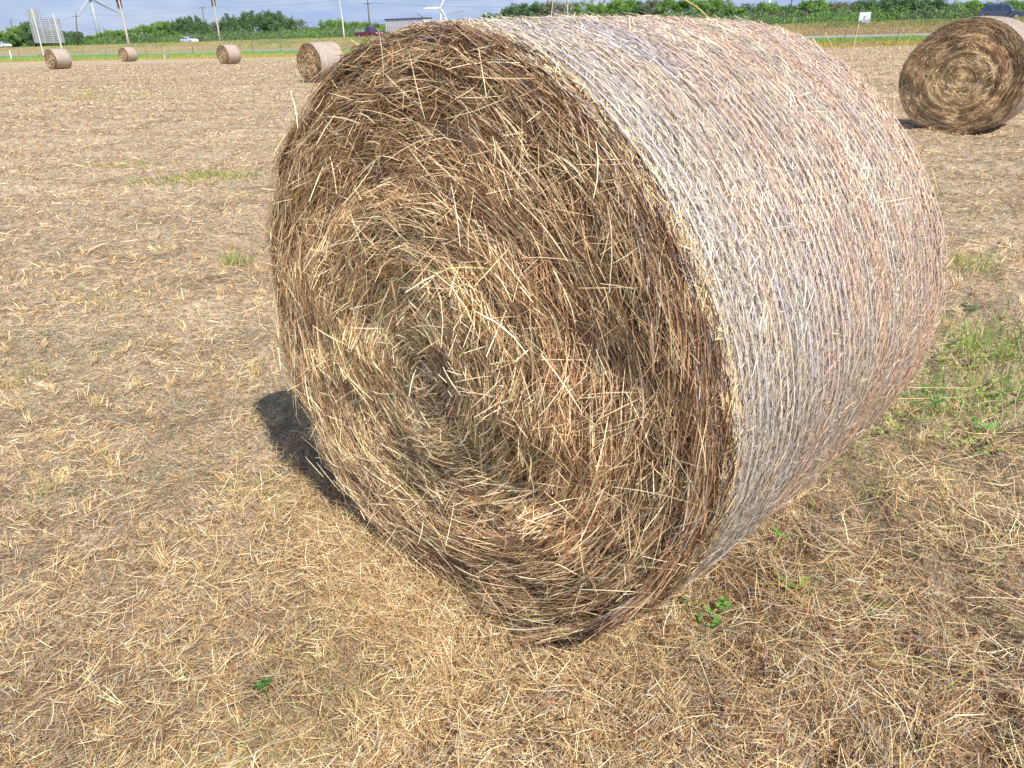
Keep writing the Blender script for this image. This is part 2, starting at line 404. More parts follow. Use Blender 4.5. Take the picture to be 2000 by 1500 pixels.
    link('cut_end_straw', np_mesh('cut_end_straw', *cat(S)[:2], STRAW, cat(S)[2]), root)
    # straw under the wrap, lying round the bale
    S = []
    blue = Noise(seed + 9, 2, [(.6, .6), (1.6, .6)])
    stripe = Noise(seed + 5, 1, [(1.6, .5), (5, .5)]); pat = Noise(seed + 6, 3, [(1.1, .5), (3.0, .5)])
    def sideset(n, lmin, lmax, wmin, wmax, spread, lift, wts, elev=.05, tmin=-math.pi, tmax=math.pi):
        y = rng.uniform(.005, L - .005, n); t_ = rng.uniform(tmin, tmax, n)
        rr = outl(t_) * (1 + .012 * np.sin(math.pi * y / L)) - .022 * np.clip(1 - y / .04, 0, 1) ** 2 + .001 + .0032 * np.cos((y - .01) * n_ring / (L - .02) * 6.283) + rng.exponential(lift, n)
        N = np.stack([np.cos(t_), np.zeros(n), np.sin(t_)], 1)
        Pm = np.stack([rr * np.cos(t_), y, rr * np.sin(t_) + ZC], 1)
        keep = Pm[:, 2] > .008; Pm, N, t_, y = Pm[keep], N[keep], t_[keep], y[keep]; n = len(y)
        T = np.stack([-np.sin(t_), np.zeros(n), np.cos(t_)], 1); A = np.tile([0, 1.0, 0], (n, 1))
        a = rng.normal(0, spread, n)
        D = unit(T * np.cos(a)[:, None] + A * np.sin(a)[:, None] + N * np.abs(rng.normal(0, elev, n))[:, None])
        Ln = rng.uniform(lmin, lmax, n)
        Ln = np.minimum(Ln, np.minimum(y + .012, L - y + .012) * 2 / np.maximum(np.abs(np.sin(a)), .04) + .01)
        B = -N * (Ln ** 2 / (8 * .77) * np.cos(a) ** 2)[:, None] + rng.normal(0, .04, (n, 3)) * Ln[:, None] * .5
        c = pick(n, wts); c = c * .54 + .46 * lin((200, 186, 174)); bl_ = .55 * np.clip(blue(np.stack([y * 9, t_ * 2.2], 1)) * np.exp(-((y / L - .24) / .2) ** 2) - .28, 0, .75)[:, None]; c = c * (1 - bl_) + bl_ * lin((172, 180, 202)); gd = (y < .05) & (rng.random(n) < .7); c[gd] = pick(int(gd.sum()), {'gold': 3, 'pale': 2, 'straw': 1})
        red = np.clip(stripe(y[:, None]) * .8 + .35 * pat(Pm) + (y / L - .55) * 1.1, -1, 1)
        c = c * (1 + .12 * np.clip(pat(Pm * 1.7), -1, 1))[:, None]
        c = c * (1 + red[:, None] * np.array([.08, -.05, -.10]))
        if tone is not None: c = c * tone
        S.append(strands(Pm, D, Ln, rng.uniform(wmin, wmax, n) * sw, B, N, c, 2, roll=.5))
    sc = {'straw': 4, 'tan': 2.5, 'gold': 1.5, 'lilac': 3, 'grey': 1.6, 'rust': 1.0, 'pale': 1.5, 'brown': .9, 'dark': .35}
    sideset(int(n_side * 1.2), .008, .030, .0009, .0018, .28, .0008, sc)
    sideset(int(n_side * .6), .008, .030, .0008, .0017, .6, .0016, sc, .12)
    sideset(int(n_side * .12), .012, .06, .0012, .0024, .7, .003, {'pale': 2, 'gold': 2, 'rust': 1, 'dark': .5}, .2)
    if flyaway: sideset(flyaway * 2, .05, .16, .0014, .0026, 1.0, .004, {'pale': 2, 'gold': 3}, .8)
    link('side_straw', np_mesh('side_straw', *cat(S)[:2], STRAW_SIDE, cat(S)[2]), root)
    # net wrap: threads round the bale, with a zigzag between them
    if n_ring:
        Vs, Fs, Cs, o = [], [], [], 0
        ns = 220 if n_ring > 20 else 64
        tt = np.linspace(-math.pi, math.pi, ns + 1)
        wn = Noise(seed + 8, 2, [(.8, .5), (3.5, .6), (9, .4)])
        def thread(yy, hw, c, off):
            nonlocal o
            n = len(tt); rr = outl(tt) * (1 + .012 * np.sin(math.pi * np.clip(yy / L, 0, 1))) - .022 * np.clip(1 - yy / .04, 0, 1) ** 2 + off
            x = rr * np.cos(tt); z = np.maximum(rr * np.sin(tt) + ZC, .004)
            V = np.stack([np.stack([x, yy - hw, z], 1), np.stack([x, yy + hw, z], 1)], 1).reshape(-1, 3)
            k = np.arange(n - 1) * 2
            Fs.append(np.stack([k, k + 1, k + 3, k + 2], 1) + o); Vs.append(V); Cs.append(c[:-1]); o += len(V)
        cc = np.array([lin((222, 212, 206)), lin((206, 200, 202)), lin((228, 214, 200)), lin((192, 190, 202))])
        pitch = (L - .02) / n_ring
        for k in range(n_ring + 1):
            y0 = .01 + pitch * k
            q = np.stack([tt * .75, np.full_like(tt, y0 * 8)], 1)
            yy = y0 + wn(q) * pitch * .09
            vis = np.clip((.72 + .40 * wn(q * 1.3 + 3)) * np.clip(.75 + .9 * np.sin(tt + .1), .15, 1), .08, 1)
            hw = np.maximum(vis, .12) * (.0021 if n_ring > 20 else .008)
            base = cc[rng.integers(4)] * rng.uniform(.85, 1.05)
            thread(yy, hw, np.tile(base, (len(tt), 1)), .0068 - .0046 * (1 - vis))
        if n_ring > 20:
            for k in range(n_ring):
                ph = rng.uniform(0, 6)
                z_ = np.abs(((tt * 30 + ph) / math.pi) % 2 - 1)
                yy = .01 + pitch * (k + z_)
                thread(yy, np.full_like(tt, .0006), np.tile(cc[1] * .8, (len(tt), 1)), .001 + 0 * tt)
        link('net_wrap', np_mesh('net_wrap', np.concatenate(Vs), np.concatenate(Fs), M_NET, np.concatenate(Cs)), root)
    return root

make_bale('hay_bale', 'huge round hay bale filling the middle of the photo, coiled straw end facing the viewer',
          BC, YAW, BL, 105000, 150000, 45, 21, flyaway=70, nth=300)
# nearby right bale and mid bale
b5 = at(1856, 264, 11.4); b5[2] = 0
make_bale('hay_bale', 'round hay bale with coiled brown end at the right edge, below the dark car',
          (b5[0], b5[1], -.035), R(42), 1.2, 70000, 24000, 45, 31, sw=1.35, etone=np.array([1.12, 1.08, 1.06]), flyaway=10, coff=(-.02, -.02), tone=np.array([.93, .95, .98]), endw={'tan': 4, 'brown': 4, 'gold': 2, 'pale': 1, 'dark': 1})
scene.objects['hay_bale.001'].scale = (1.09, 1.09, 1.09)
b4 = at(609, 166, 30.0)
make_bale('hay_bale', 'round hay bale half hidden behind the left shoulder of the huge bale',
          (b4[0], b4[1], 0), R(40), 1.25, 9000, 9000, 16, 41, sw=4.0, flyaway=0, coff=(0, 0), nth=90, tone=np.array([.90, .90, .92]))
b1 = at(104, 138, 59.5)
fb = make_bale('hay_bale', 'round hay bale standing in front of the two legs of the ribbed metal sign',
               (b1[0], b1[1], 0), R(30), 1.25, 4500, 4500, 8, 51, sw=7, flyaway=0, coff=(0, 0), nth=64, tone=np.array([.82, .82, .86]))
for px, py, z, yw, lab in ((244, 122.5, 84, 26, 'smallest round hay bale, at the foot of the leftmost leaning palm trunk'),
                           (438, 128, 62.5, 34, 'round hay bale below the second palm trunk, just left of the dark trees')):
    c = copy_tree(fb); q = at(px, py, z); c.location = (q[0], q[1], 0); c.rotation_euler = (0, 0, -R(yw)); c['label'] = lab

# ------------------------------------------------------------------ loose straw on the field
rng = np.random.default_rng(3)
swirl = Noise(77, 2, [(.5, 1.4), (1.6, .9)]); pale = Noise(78, 2, [(.4, .5), (1.3, .5), (4, .4)]); clump = Noise(79, 2, [(1.2, .5), (3.5, .5), (9, .5)])
greenn = Noise(80, 2, [(.25, .6), (.9, .5)])
def field_pts(n, r0, r1, a0=-50, a1=50):
    r = r0 * (r1 / r0) ** rng.random(n); a = R(1) * rng.uniform(a0, a1, n)
    x, y = r * np.sin(a), r * np.cos(a)
    # nothing under the big bale
    d = np.stack([x - BC[0], y - BC[1]], 1); u = d @ WX[:2]; v = d @ AX[:2]
    k = ~((np.abs(u) < .30) & (v > .05) & (v < BL - .05))
    for bb, yw in ((b5, R(50)),):
        pass
    return x[k], y[k], r[k]
def straw_set(n, r0, r1, len0, len1, w0, flat, lift, wts, upright=0.0, nseg=2, dark=1.0, bend=.05):
    x, y, r = field_pts(n, r0, r1); n = len(x); p2 = np.stack([x, y], 1)
    cl = clump(p2)
    keep = rng.random(n) < np.clip(.90 + .25 * cl, .5, 1) if len1 > .06 else np.ones(n, bool)
    x, y, r, p2, cl = x[keep], y[keep], r[keep], p2[keep], cl[keep]; n = len(x)
    ang = swirl(p2) * 1.2 + rng.normal(0, .95, n)
    sc = np.clip(r / 3.0, 1, 8) ** .34
    Ln = rng.uniform(len0, len1, n) * rng.uniform(.5, 1, n) * sc
    up_ = rng.normal(0, flat, n)
    upm = rng.random(n) < upright
    up_[upm] = rng.uniform(.5, 1.4, upm.sum()); Ln[upm] *= .8
    D = np.stack([np.cos(ang) * np.cos(up_), np.sin(ang) * np.cos(up_), np.sin(up_)], 1)
    z = mic(x, y, r) + .002 + rng.exponential(lift, n) * np.clip(1 + .6 * cl, .3, 2) + np.abs(np.sin(up_)) * Ln * .5
    Pm = np.stack([x, y, z], 1)
    B = rng.normal(0, bend, (n, 3)) * Ln[:, None] * [1, 1, .5]
    c = pick(n, wts) * dark
    pl = np.clip(pale(p2), -1, 1)
    c = c * np.array([.95, .95, .92]) * rng.uniform(.62, 1.2, (n, 1))
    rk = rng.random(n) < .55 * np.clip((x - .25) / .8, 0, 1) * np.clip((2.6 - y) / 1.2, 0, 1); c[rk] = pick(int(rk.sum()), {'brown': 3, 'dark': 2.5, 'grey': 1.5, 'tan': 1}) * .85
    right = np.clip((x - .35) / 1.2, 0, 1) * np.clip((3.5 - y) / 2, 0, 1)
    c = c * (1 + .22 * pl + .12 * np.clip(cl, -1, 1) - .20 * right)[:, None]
    gm = (greenn(p2) > .35) & (rng.random(n) < .10); c[gm] = lin((160, 162, 96)) * rng.uniform(.7, 1.1, (gm.sum(), 1))
    wd = rng.uniform(.6, 1.3, n) * np.maximum(w0 * .9, .00050 * r)
    return strands(Pm, D, Ln, wd, B, np.tile([0, 0, 1.0], (n, 1)), c, nseg)
G = {'straw': 4, 'tan': 3.5, 'gold': 2, 'brown': 2, 'pale': 2, 'dark': .8, 'grey': 1.6, 'rust': .2}
S = [straw_set(780000, .75, 85, .010, .042, .0013, .25, .003, {'tan': 4, 'brown': 3.5, 'straw': 3, 'grey': 2, 'dark': 1.4, 'rust': .2}, dark=.80),  # bottom layer darkened, shadow between the straws put into its colour
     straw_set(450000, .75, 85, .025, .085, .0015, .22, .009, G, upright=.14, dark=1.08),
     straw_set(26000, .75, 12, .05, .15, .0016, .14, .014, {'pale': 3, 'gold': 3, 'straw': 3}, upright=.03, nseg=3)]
def tufts(nt):
    x, y, r = field_pts(nt, .8, 6.5); k = clump(np.stack([x, y], 1)) > -.2; x, y = x[k], y[k]; m_ = 11
    hd = rng.uniform(0, 6.28, len(x)); le = rng.uniform(.3, 1.3, len(x)); sz = rng.uniform(.6, 1.3, len(x))
    X, Y, H_, LE, SZ = (np.repeat(v, m_) for v in (x, y, hd, le, sz)); n = len(X)
    a = H_ + rng.normal(0, .55, n); e = np.clip(LE + rng.normal(0, .25, n), .12, 1.5); Ln = rng.uniform(.025, .075, n) * SZ
    D = np.stack([np.cos(a) * np.cos(e), np.sin(a) * np.cos(e), np.sin(e)], 1); X = X + rng.normal(0, .008, n); Y = Y + rng.normal(0, .008, n); r = np.hypot(X, Y)
    Pm = np.stack([X, Y, mic(X, Y, r) + .004], 1) + D * (Ln * .5)[:, None]
    c = pick(n, {'pale': 3, 'straw': 3, 'gold': 2, 'tan': 2, 'green': .35}) * np.array([.95, .95, .9])
    return strands(Pm, D, Ln, np.maximum(.0016, .0008 * r), rng.normal(0, .04, (n, 3)) * Ln[:, None], np.stack([-np.sin(a), np.cos(a), 0 * a], 1) * .3 + [0, -.9, .3], c, 2, .4)
S.append(tufts(3600))
V, F, C = cat(S)
# straw heaped against the foot of the big bale
def heap():
    n = 15000; u = rng.normal(-.16, .30, n); v = -np.abs(rng.normal(0, .11, n)) - .03
    v = np.where(np.abs(u) > .30, v + (np.abs(u) - .30) * .15, v)
    x = BC[0] + u * WX[0] + v * AX[0]; y = BC[1] + u * WX[1] + v * AX[1]; hh = .05 * np.exp(-((v + .05) / .09) ** 2) * np.exp(-(u / .5) ** 2)
    a = rng.uniform(0, 6.28, n); e = rng.normal(0, .3, n); D = np.stack([np.cos(a) * np.cos(e), np.sin(a) * np.cos(e), np.sin(e)], 1); Ln = rng.uniform(.03, .14, n)
    z = mic(x, y, np.hypot(x, y)) + hh * rng.random(n) + .006 + np.abs(np.sin(e)) * Ln * .5
    return strands(np.stack([x, y, z], 1), D, Ln, rng.uniform(.001, .002, n), rng.normal(0, .1, (n, 3)) * Ln[:, None], np.tile([0, 0, 1.0], (n, 1)), pick(n, {'pale': 2, 'gold': 3, 'straw': 3, 'tan': 3, 'brown': 1}) * .9, 2)
def litter(n, u0, u1, v0, v1, l0, l1, lift, wts, g=1.0, wd=.0015):
    u = rng.uniform(u0, u1, n); v = rng.uniform(v0, v1, n); x = BC[0] + u * WX[0] + v * AX[0]; y = BC[1] + u * WX[1] + v * AX[1]
    k = clump(np.stack([x, y], 1)) + rng.normal(0, .4, n) > -.45; x, y = x[k], y[k]; n = len(x)
    a = swirl(np.stack([x, y], 1)) * 1.6 + rng.normal(0, .8, n); e = rng.normal(0, .25, n); D = np.stack([np.cos(a) * np.cos(e), np.sin(a) * np.cos(e), np.sin(e)], 1); Ln = rng.uniform(l0, l1, n)
    z = mic(x, y, np.hypot(x, y)) + rng.exponential(lift, n) + .004 + np.abs(np.sin(e)) * Ln * .5
    return strands(np.stack([x, y, z], 1), D, Ln, rng.uniform(.7, 1.3, n) * wd, rng.normal(0, .09, (n, 3)) * Ln[:, None], np.tile([0, 0, 1.0], (n, 1)), pick(n, wts) * rng.uniform(.7, 1.1, (n, 1)) * [.95, .94, .92] * g, 2)
TH = {'brown': 3, 'dark': 2.5, 'grey': 2, 'tan': 2.5, 'straw': 1.5, 'pale': 1}
extra = [heap(),
         litter(9000, .18, .50, -.08, 1.3, .04, .13, .016, {'straw': 3, 'tan': 3, 'gold': 2, 'pale': 2, 'brown': 1, 'green': .4}),      # along the right foot of the bale
         litter(60000, .35, 1.9, -1.2, .9, .015, .055, .012, TH, .82, .0014), litter(14000, .35, 1.9, -1.2, .9, .05, .15, .018, {'straw': 2, 'tan': 2, 'grey': 2, 'brown': 2, 'pale': 1}, 1.0),
         litter(9000, .7, 2.2, .3, 2.2, .06, .18, .02, {'straw': 3, 'pale': 2, 'tan': 2, 'green': .8}, 1.0, .0020)]
V, F, C = cat([(V, F, C)] + extra)
tag(link('loose_straw', np_mesh('loose_straw', V, F, STRAW, C)), 'mown dry straw and stubble littering the field', 'straw', kind='stuff')

# ================================================================== things beyond the field
class MB:
    def __init__(s): s.v = []; s.f = []
    def add(s, V, F):
        o = len(s.v); s.v += [tuple(map(float, p)) for p in V]; s.f += [tuple(i + o for i in f) for f in F]
    def box(s, c, d, rz=0):
        x, y, z = [q / 2 for q in d]; V = []
        for i in (-1, 1):
            for j in (-1, 1):
                for k in (-1, 1):
                    a, b = i * x, j * y
                    V.append((c[0] + a * math.cos(rz) - b * math.sin(rz), c[1] + a * math.sin(rz) + b * math.cos(rz), c[2] + k * z))
        s.add(V, [(0, 1, 3, 2), (4, 6, 7, 5), (0, 4, 5, 1), (2, 3, 7, 6), (0, 2, 6, 4), (1, 5, 7, 3)])
    def tube(s, pts, rad, n=8):
        pts = [Vector(p) for p in pts]
        if not hasattr(rad, '__len__'): rad = [rad] * len(pts)
        V = []; F = []
        for i, p in enumerate(pts):
            d = (pts[min(i + 1, len(pts) - 1)] - pts[max(i - 1, 0)]).normalized()
            a = d.cross(Vector((0.3, .1, 1)) if abs(d.z) < .9 else Vector((1, 0, 0))).normalized(); b = d.cross(a)
            for k in range(n):
                t = 6.2832 * k / n; V.append(p + (a * math.cos(t) + b * math.sin(t)) * rad[i])
        for i in range(len(pts) - 1):
            for k in range(n):
                F.append((i * n + k, i * n + (k + 1) % n, (i + 1) * n + (k + 1) % n, (i + 1) * n + k))
        F += [tuple(range(n - 1, -1, -1)), tuple(range((len(pts) - 1) * n, len(pts) * n))]
        s.add(V, F)
    def prism(s, prof, y0, y1, inset=None):
        """profile in x-z extruded in y; inset scales nothing, kept plain"""
        n = len(prof); V = [(x, y0, z) for x, z in prof] + [(x, y1, z) for x, z in prof]
        s.add(V, [tuple(range(n)), tuple(range(2 * n - 1, n - 1, -1))] + [(i, i + n, (i + 1) % n + n, (i + 1) % n) for i in range(n)])
    def build(s, name, mat, parent=None, smooth=False, bevel=0):
        me = bpy.data.meshes.new(name); me.from_pydata(s.v, [], s.f); me.materials.append(mat); me.update()
        if smooth: me.polygons.foreach_set('use_smooth', [True] * len(me.polygons))
        o = link(name, me, parent)
        if bevel:
            b = o.modifiers.new('bevel', 'BEVEL'); b.width = bevel; b.segments = 2; b.limit_method = 'ANGLE'
        return o
def face_cam(p): return math.atan2(p[0], p[1])     # azimuth of a point

# ---- vegetation along the field edge and the embankment (uncountable)
rng = np.random.default_rng(9)
def blades_band(f0, f1, n, h0, h1, wd, cols, a0=-44, a1=44, thin=1.0, patch=.0, seed=1):
    nn = Noise(seed, 2, [(.03, .5), (.12, .6), (.5, .3)])
    a = R(1) * rng.uniform(a0, a1, n); q = rng.random(n); x = np.empty(n); y = np.empty(n); z = np.empty(n)
    idx = np.clip(((a + AZL) / (2 * AZL) * 399).round().astype(int), 0, 399)
    T = np.array([[(p[f0][0], p[f0][1], p[f1][0], p[f1][1]) for p in _pc]])[0]
    r = T[idx, 0] * (1 - q) + T[idx, 2] * q
    allr = np.array([[pp[0] for pp in p] for p in _pc]); allz = np.array([[pp[1] for pp in p] for p in _pc])
    z = np.array([np.interp(r[i], allr[idx[i]], allz[idx[i]]) for i in range(n)])
    x, y = r * np.sin(a), r * np.cos(a); p2 = np.stack([x, y], 1); g = nn(p2)
    if patch: k = rng.random(n) < np.clip(.5 + g * patch, .02, 1); x, y, z, p2, g = x[k], y[k], z[k], p2[k], g[k]; n = len(x)
    Ln = rng.uniform(h0, h1, n) * np.clip(1 + .5 * g, .4, 1.6)
    D = unit(np.stack([rng.normal(0, .28, n), rng.normal(0, .28, n), np.ones(n)], 1))
    Pm = np.stack([x, y, z], 1) + D * (Ln * .5)[:, None]
    c = np.array(cols)[np.clip((rng.random(n) * .6 + .2 + .35 * g) * len(cols), 0, len(cols) - 1).astype(int)] * rng.uniform(.75, 1.15, (n, 1))
    N = np.stack([-np.sin(np.arctan2(x, y)), -np.cos(np.arctan2(x, y)), 0 * x], 1)
    return strands(Pm, D, Ln, np.full(n, wd) * rng.uniform(.6, 1.4, n), rng.normal(0, .08, (n, 3)) * Ln[:, None], N, c, 2, .3)
dry = [lin((148, 120, 90)), lin((180, 154, 112)), lin((186, 170, 122)), lin((164, 162, 104)), lin((132, 144, 84))]
V, F, C = cat([blades_band(4, 7, 130000, .08, .26, .05, dry, seed=3), blades_band(6, 8, 50000, .10, .32, .05, dry[2:], seed=4)])
tag(link('embankment_grass', np_mesh('embankment_grass', V, F, LEAF, C)), 'tall dry grass covering the road embankment', 'grass', kind='stuff')
vg = [lin((150, 120, 66)), lin((196, 172, 104)), lin((180, 176, 96)), lin((142, 152, 72))]
V, F, C = cat([blades_band(1, 2, 42000, .10, .32, .035, vg, seed=6), blades_band(2, 3, 26000, .06, .16, .05, [lin((92, 146, 60)), lin((112, 160, 70)), lin((150, 170, 84))], seed=7)])
tag(link('verge_grass', np_mesh('verge_grass', V, F, LEAF, C)), 'yellow and green grass between the field and the pale road', 'grass', kind='stuff')

# ---- trees
GREENS = {'bright': [lin((116, 152, 70)), lin((146, 176, 88)), lin((92, 128, 60))],
          'dark': [lin((92, 122, 76)), lin((118, 150, 94)), lin((72, 98, 64))],
          'grey': [lin((128, 136, 100)), lin((146, 142, 120)), lin((98, 112, 80))]}
def tree_proto(kind, seed, nl):
    """unit tree: about 1 wide, 1 high"""
    global rng
    rng = np.random.default_rng(seed)
    root = empty('roadside_tree', (0, 0, -50))
    tr = MB(); tips = []
    for k in range(5 if kind != 'grey' else 9):
        a = rng.uniform(0, 6.28); p = Vector((rng.uniform(-.06, .06), rng.uniform(-.06, .06), 0)); pts = [p.copy()]; d = Vector((math.cos(a) * .35, math.sin(a) * .35, 1)).normalized()
        for i in range(5):
            p = p + d * .15; d = (d + Vector(rng.normal(0, .22, 3))).normalized(); d.z = abs(d.z); pts.append(p.copy())
            if i > 1 and kind == 'grey':
                for _ in range(3):
                    e = (d + Vector(rng.normal(0, .7, 3))).normalized(); e.z = abs(e.z) * .8; tr.tube([p, p + e * .10, p + e * .2 + Vector(rng.normal(0, .02, 3))], [.006, .004, .002], 3)
        tr.tube(pts, [.028, .022, .017, .012, .008, .004], 5); tips += pts[2:]
    tr.build('trunk', BARK, root)
    ncl = 60; cz = rng.uniform(.02, 1, ncl) ** .9; ca = rng.uniform(0, 6.28, ncl)
    prof_ = np.sqrt(np.clip(1 - ((cz - .38) / .68) ** 2, .05, 1)) * .54
    cr = prof_ * np.sqrt(rng.uniform(.15, 1, ncl))
    CC = np.stack([cr * np.cos(ca), cr * np.sin(ca), cz * .88], 1)
    CC = np.concatenate([CC, [[rng.uniform(-.3, .3), rng.uniform(-.3, .3), rng.uniform(.8, .98)] for _ in range(7)]])
    rad = rng.uniform(.09, .17, len(CC)); rad[ncl:] = .06
    if kind == 'grey': nl = int(nl * .55)
    ci = rng.choice(len(CC), nl, p=rad ** 2 / (rad ** 2).sum())
    u = unit(rng.normal(size=(nl, 3))) * (rng.random(nl) ** .45)[:, None]
    Pm = CC[ci] + u * rad[ci][:, None] * [1, 1, .8]; Pm[:, 2] = np.abs(Pm[:, 2])
    D = unit(rng.normal(size=(nl, 3)) + [0, 0, .3]); cl = np.array(GREENS[kind]); t = rng.uniform(.75, 1.25, len(CC))
    c = cl[rng.integers(0, 3, nl)] * t[ci][:, None] * rng.uniform(.8, 1.2, (nl, 1))
    N = unit(u + rng.normal(0, .5, (nl, 3)) + [0, 0, .4])
    V, F, C = strands(Pm, D, rng.uniform(.03, .06, nl), rng.uniform(.018, .034, nl), 0 * Pm, N, c, 1, .5)
    link('crown', np_mesh('crown', V, F, LEAF, C), root)
    return root
protos = {(k, i): tree_proto(k, 60 + 7 * i + len(k), 9000) for k in GREENS for i in range(3)}
used = set()
def place_tree(kind, i, x, y, z, wd, h, rz, label, group='trees and brush behind the highway'):
    key = (kind, i)
    o = protos[key] if key not in used else copy_tree(protos[key]); used.add(key)
    o.location = (x, y, z - .05); o.scale = (wd, wd, h); o.rotation_euler = (0, 0, rz); tag(o, label, 'tree', group); return o
SKY = np.array([[-160, 62], [0, 64], [12, 62], [28, 52], [42, 46], [62, 47], [78, 60], [112, 62], [135, 61], [152, 64], [170, 74], [185, 67], [212, 60], [240, 60], [262, 56], [290, 48],
    [312, 43], [340, 43], [356, 36], [372, 31], [388, 38], [405, 46], [425, 42], [441, 31], [460, 38], [482, 28], [497, 25], [508, 34], [517, 26], [537, 25], [552, 32],
    [564, 44], [578, 38], [592, 50], [606, 54], [620, 53], [638, 41], [656, 40], [680, 46], [702, 42], [718, 50], [737, 42], [752, 50], [800, 50], [880, 45], [930, 38], [945, 38],
    [966, 26], [978, 36], [992, 18], [1010, 10], [1040, 8], [1065, 8], [1085, 6], [1110, 4], [1135, 6], [1160, 10], [1182, 8], [1202, 0], [1222, 2], [1246, 3], [1270, 5],
    [1300, 0], [1330, 1], [1362, 2], [1392, 0], [1412, 2], [1432, 12], [1445, 26], [1460, 15], [1476, 5], [1500, 8], [1520, 10], [1534, 18], [1546, 22], [1556, 12], [1572, 3],
    [1602, 3], [1625, 6], [1646, 8], [1668, 3], [1700, -1], [1750, -3], [1800, -3], [1835, 0], [1848, 8], [1861, 14], [1876, 12], [1890, 4], [1902, 4], [1915, 10], [1932, 8],
    [1960, 4], [1985, 3], [2000, 5], [2160, 0]], float)
KND = [(-200, 'bright'), (30, 'dark'), (75, 'bright'), (120, 'dark'), (165, 'bright'), (345, 'dark'), (400, 'grey'), (430, 'dark'), (563, 'grey'), (600, 'bright'), (960, 'dark'), (1060, 'grey'),
       (1130, 'bright'), (1240, 'dark'), (1290, 'bright'), (1440, 'dark'), (1480, 'bright'), (1550, 'dark'), (1575, 'bright'), (1690, 'dark'), (1840, 'grey'), (1890, 'bright'), (2300, 'bright')]
LM = [(20, 'the white car at the left edge'), (97, 'the ribbed metal sign'), (148, 'the dark power pole with a crossarm'), (187, 'the largest wind turbine tower'), (245, 'the leftmost leaning palm trunk'),
      (370, 'the half hidden white car'), (424, 'the second palm trunk'), (668, 'the thin pale bare trunk'), (717, 'the brown power pole'), (790, 'the grey box trailer'), (867, 'the three bladed white turbine'), (1107, 'the dead white tree'),
      (1507, 'the bare white turbine tower'), (1547, 'the right power pole'), (1687, 'the small blue and white sign'), (1950, 'the dark blue car')]
ORD = ['first', 'second', 'third', 'fourth', 'fifth', 'sixth', 'seventh', 'eighth', 'ninth', 'tenth', 'eleventh', 'twelfth', 'thirteenth', 'fourteenth']
rd = random.Random(5)
px = -60.0; tl = []
while px < 2090:
    right = min(1, max(0, (px - 300) / 1400)); wpx = (30 + 34 * right) * rd.uniform(.8, 1.25)
    tl.append((px, wpx)); px += wpx * .50
cnt = {}
words = {'bright': 'light green bushy tree', 'dark': 'dark green dense tree', 'grey': 'grey twiggy half bare tree'}
for n_, (px, wpx) in enumerate(tl):
    if 770 < px < 925 and n_ % 2: continue
    kind = [k for x0, k in KND if x0 <= px][-1]
    if rd.random() < .14: kind = rd.choice(['bright', 'dark', 'grey'])
    right = (px - 300) / 1400; z = 206 * (1 - right) + 124 * right if px > 300 else 206 + (300 - px) * .05
    z += rd.uniform(0, 9)
    ytop = np.interp(px, SKY[:, 0], SKY[:, 1]); gz = 2.0
    top = at(px, ytop + rd.uniform(-1, 2), z); g = at(px, hzy(px), z)
    h = (top[2] - gz); wd = wpx * z / FPX * 1.15
    lm = min(LM, key=lambda q: abs(q[0] - px)); side = 'left' if px < lm[0] else 'right'
    key = (lm[1], side, kind); cnt.setdefault(key, []).append((abs(px - lm[0]), n_, top, gz, wd, h, kind, px))
for (lm, side, kind), L_ in cnt.items():
    L_.sort()
    for k, (_, n_, top, gz, wd, h, kd, px) in enumerate(L_):
        lab = f"{ORD[k]} {words[kd]} {side} of {lm}"
        place_tree(kd, n_ % 3, top[0], top[1], gz, wd, h / .90, rd.uniform(0, 6.28), lab)
# low brush that closes the foot of the tree row
V, F, C = blades_band(9, 10, 100, .5, 1, .2, [lin((80, 110, 56))], seed=8)
def brush():
    n = 120000; a = R(1) * rng.uniform(-40, 40, n); idx = ((a + AZL) / (2 * AZL) * 399).round().astype(int)
    r9 = np.array([p[10][0] for p in _pc])[idx]; r = r9 - 2 + rng.random(n) * 22
    bn = Noise(91, 2, [(.05, .5), (.2, .6), (.6, .4)]); x, y = r * np.sin(a), r * np.cos(a)
    hh = np.clip(2.2 + .8 * bn(np.stack([x, y], 1)), .4, 3.4); z = 1.95 + hh * rng.random(n) ** .7
    P_ = np.stack([x, y, z], 1); cl = np.concatenate([GREENS['bright'], GREENS['dark'], GREENS['grey']])
    gg = bn(np.stack([x + 40, y], 1)); ci = np.clip(((gg * .5 + .5) * 9 + rng.normal(0, 1.2, n)), 0, 8).astype(int)
    N = unit(rng.normal(size=(n, 3)) + [0, -.6, .6])
    return strands(P_, unit(rng.normal(size=(n, 3))), rng.uniform(.2, .45, n), rng.uniform(.12, .25, n), 0 * P_, N, cl[ci] * rng.uniform(.75, 1.2, (n, 1)), 1, .4)
V, F, C = brush()
tag(link('low_brush', np_mesh('low_brush', V, F, LEAF, C)), 'low green brush under the row of trees', 'brush', kind='stuff')

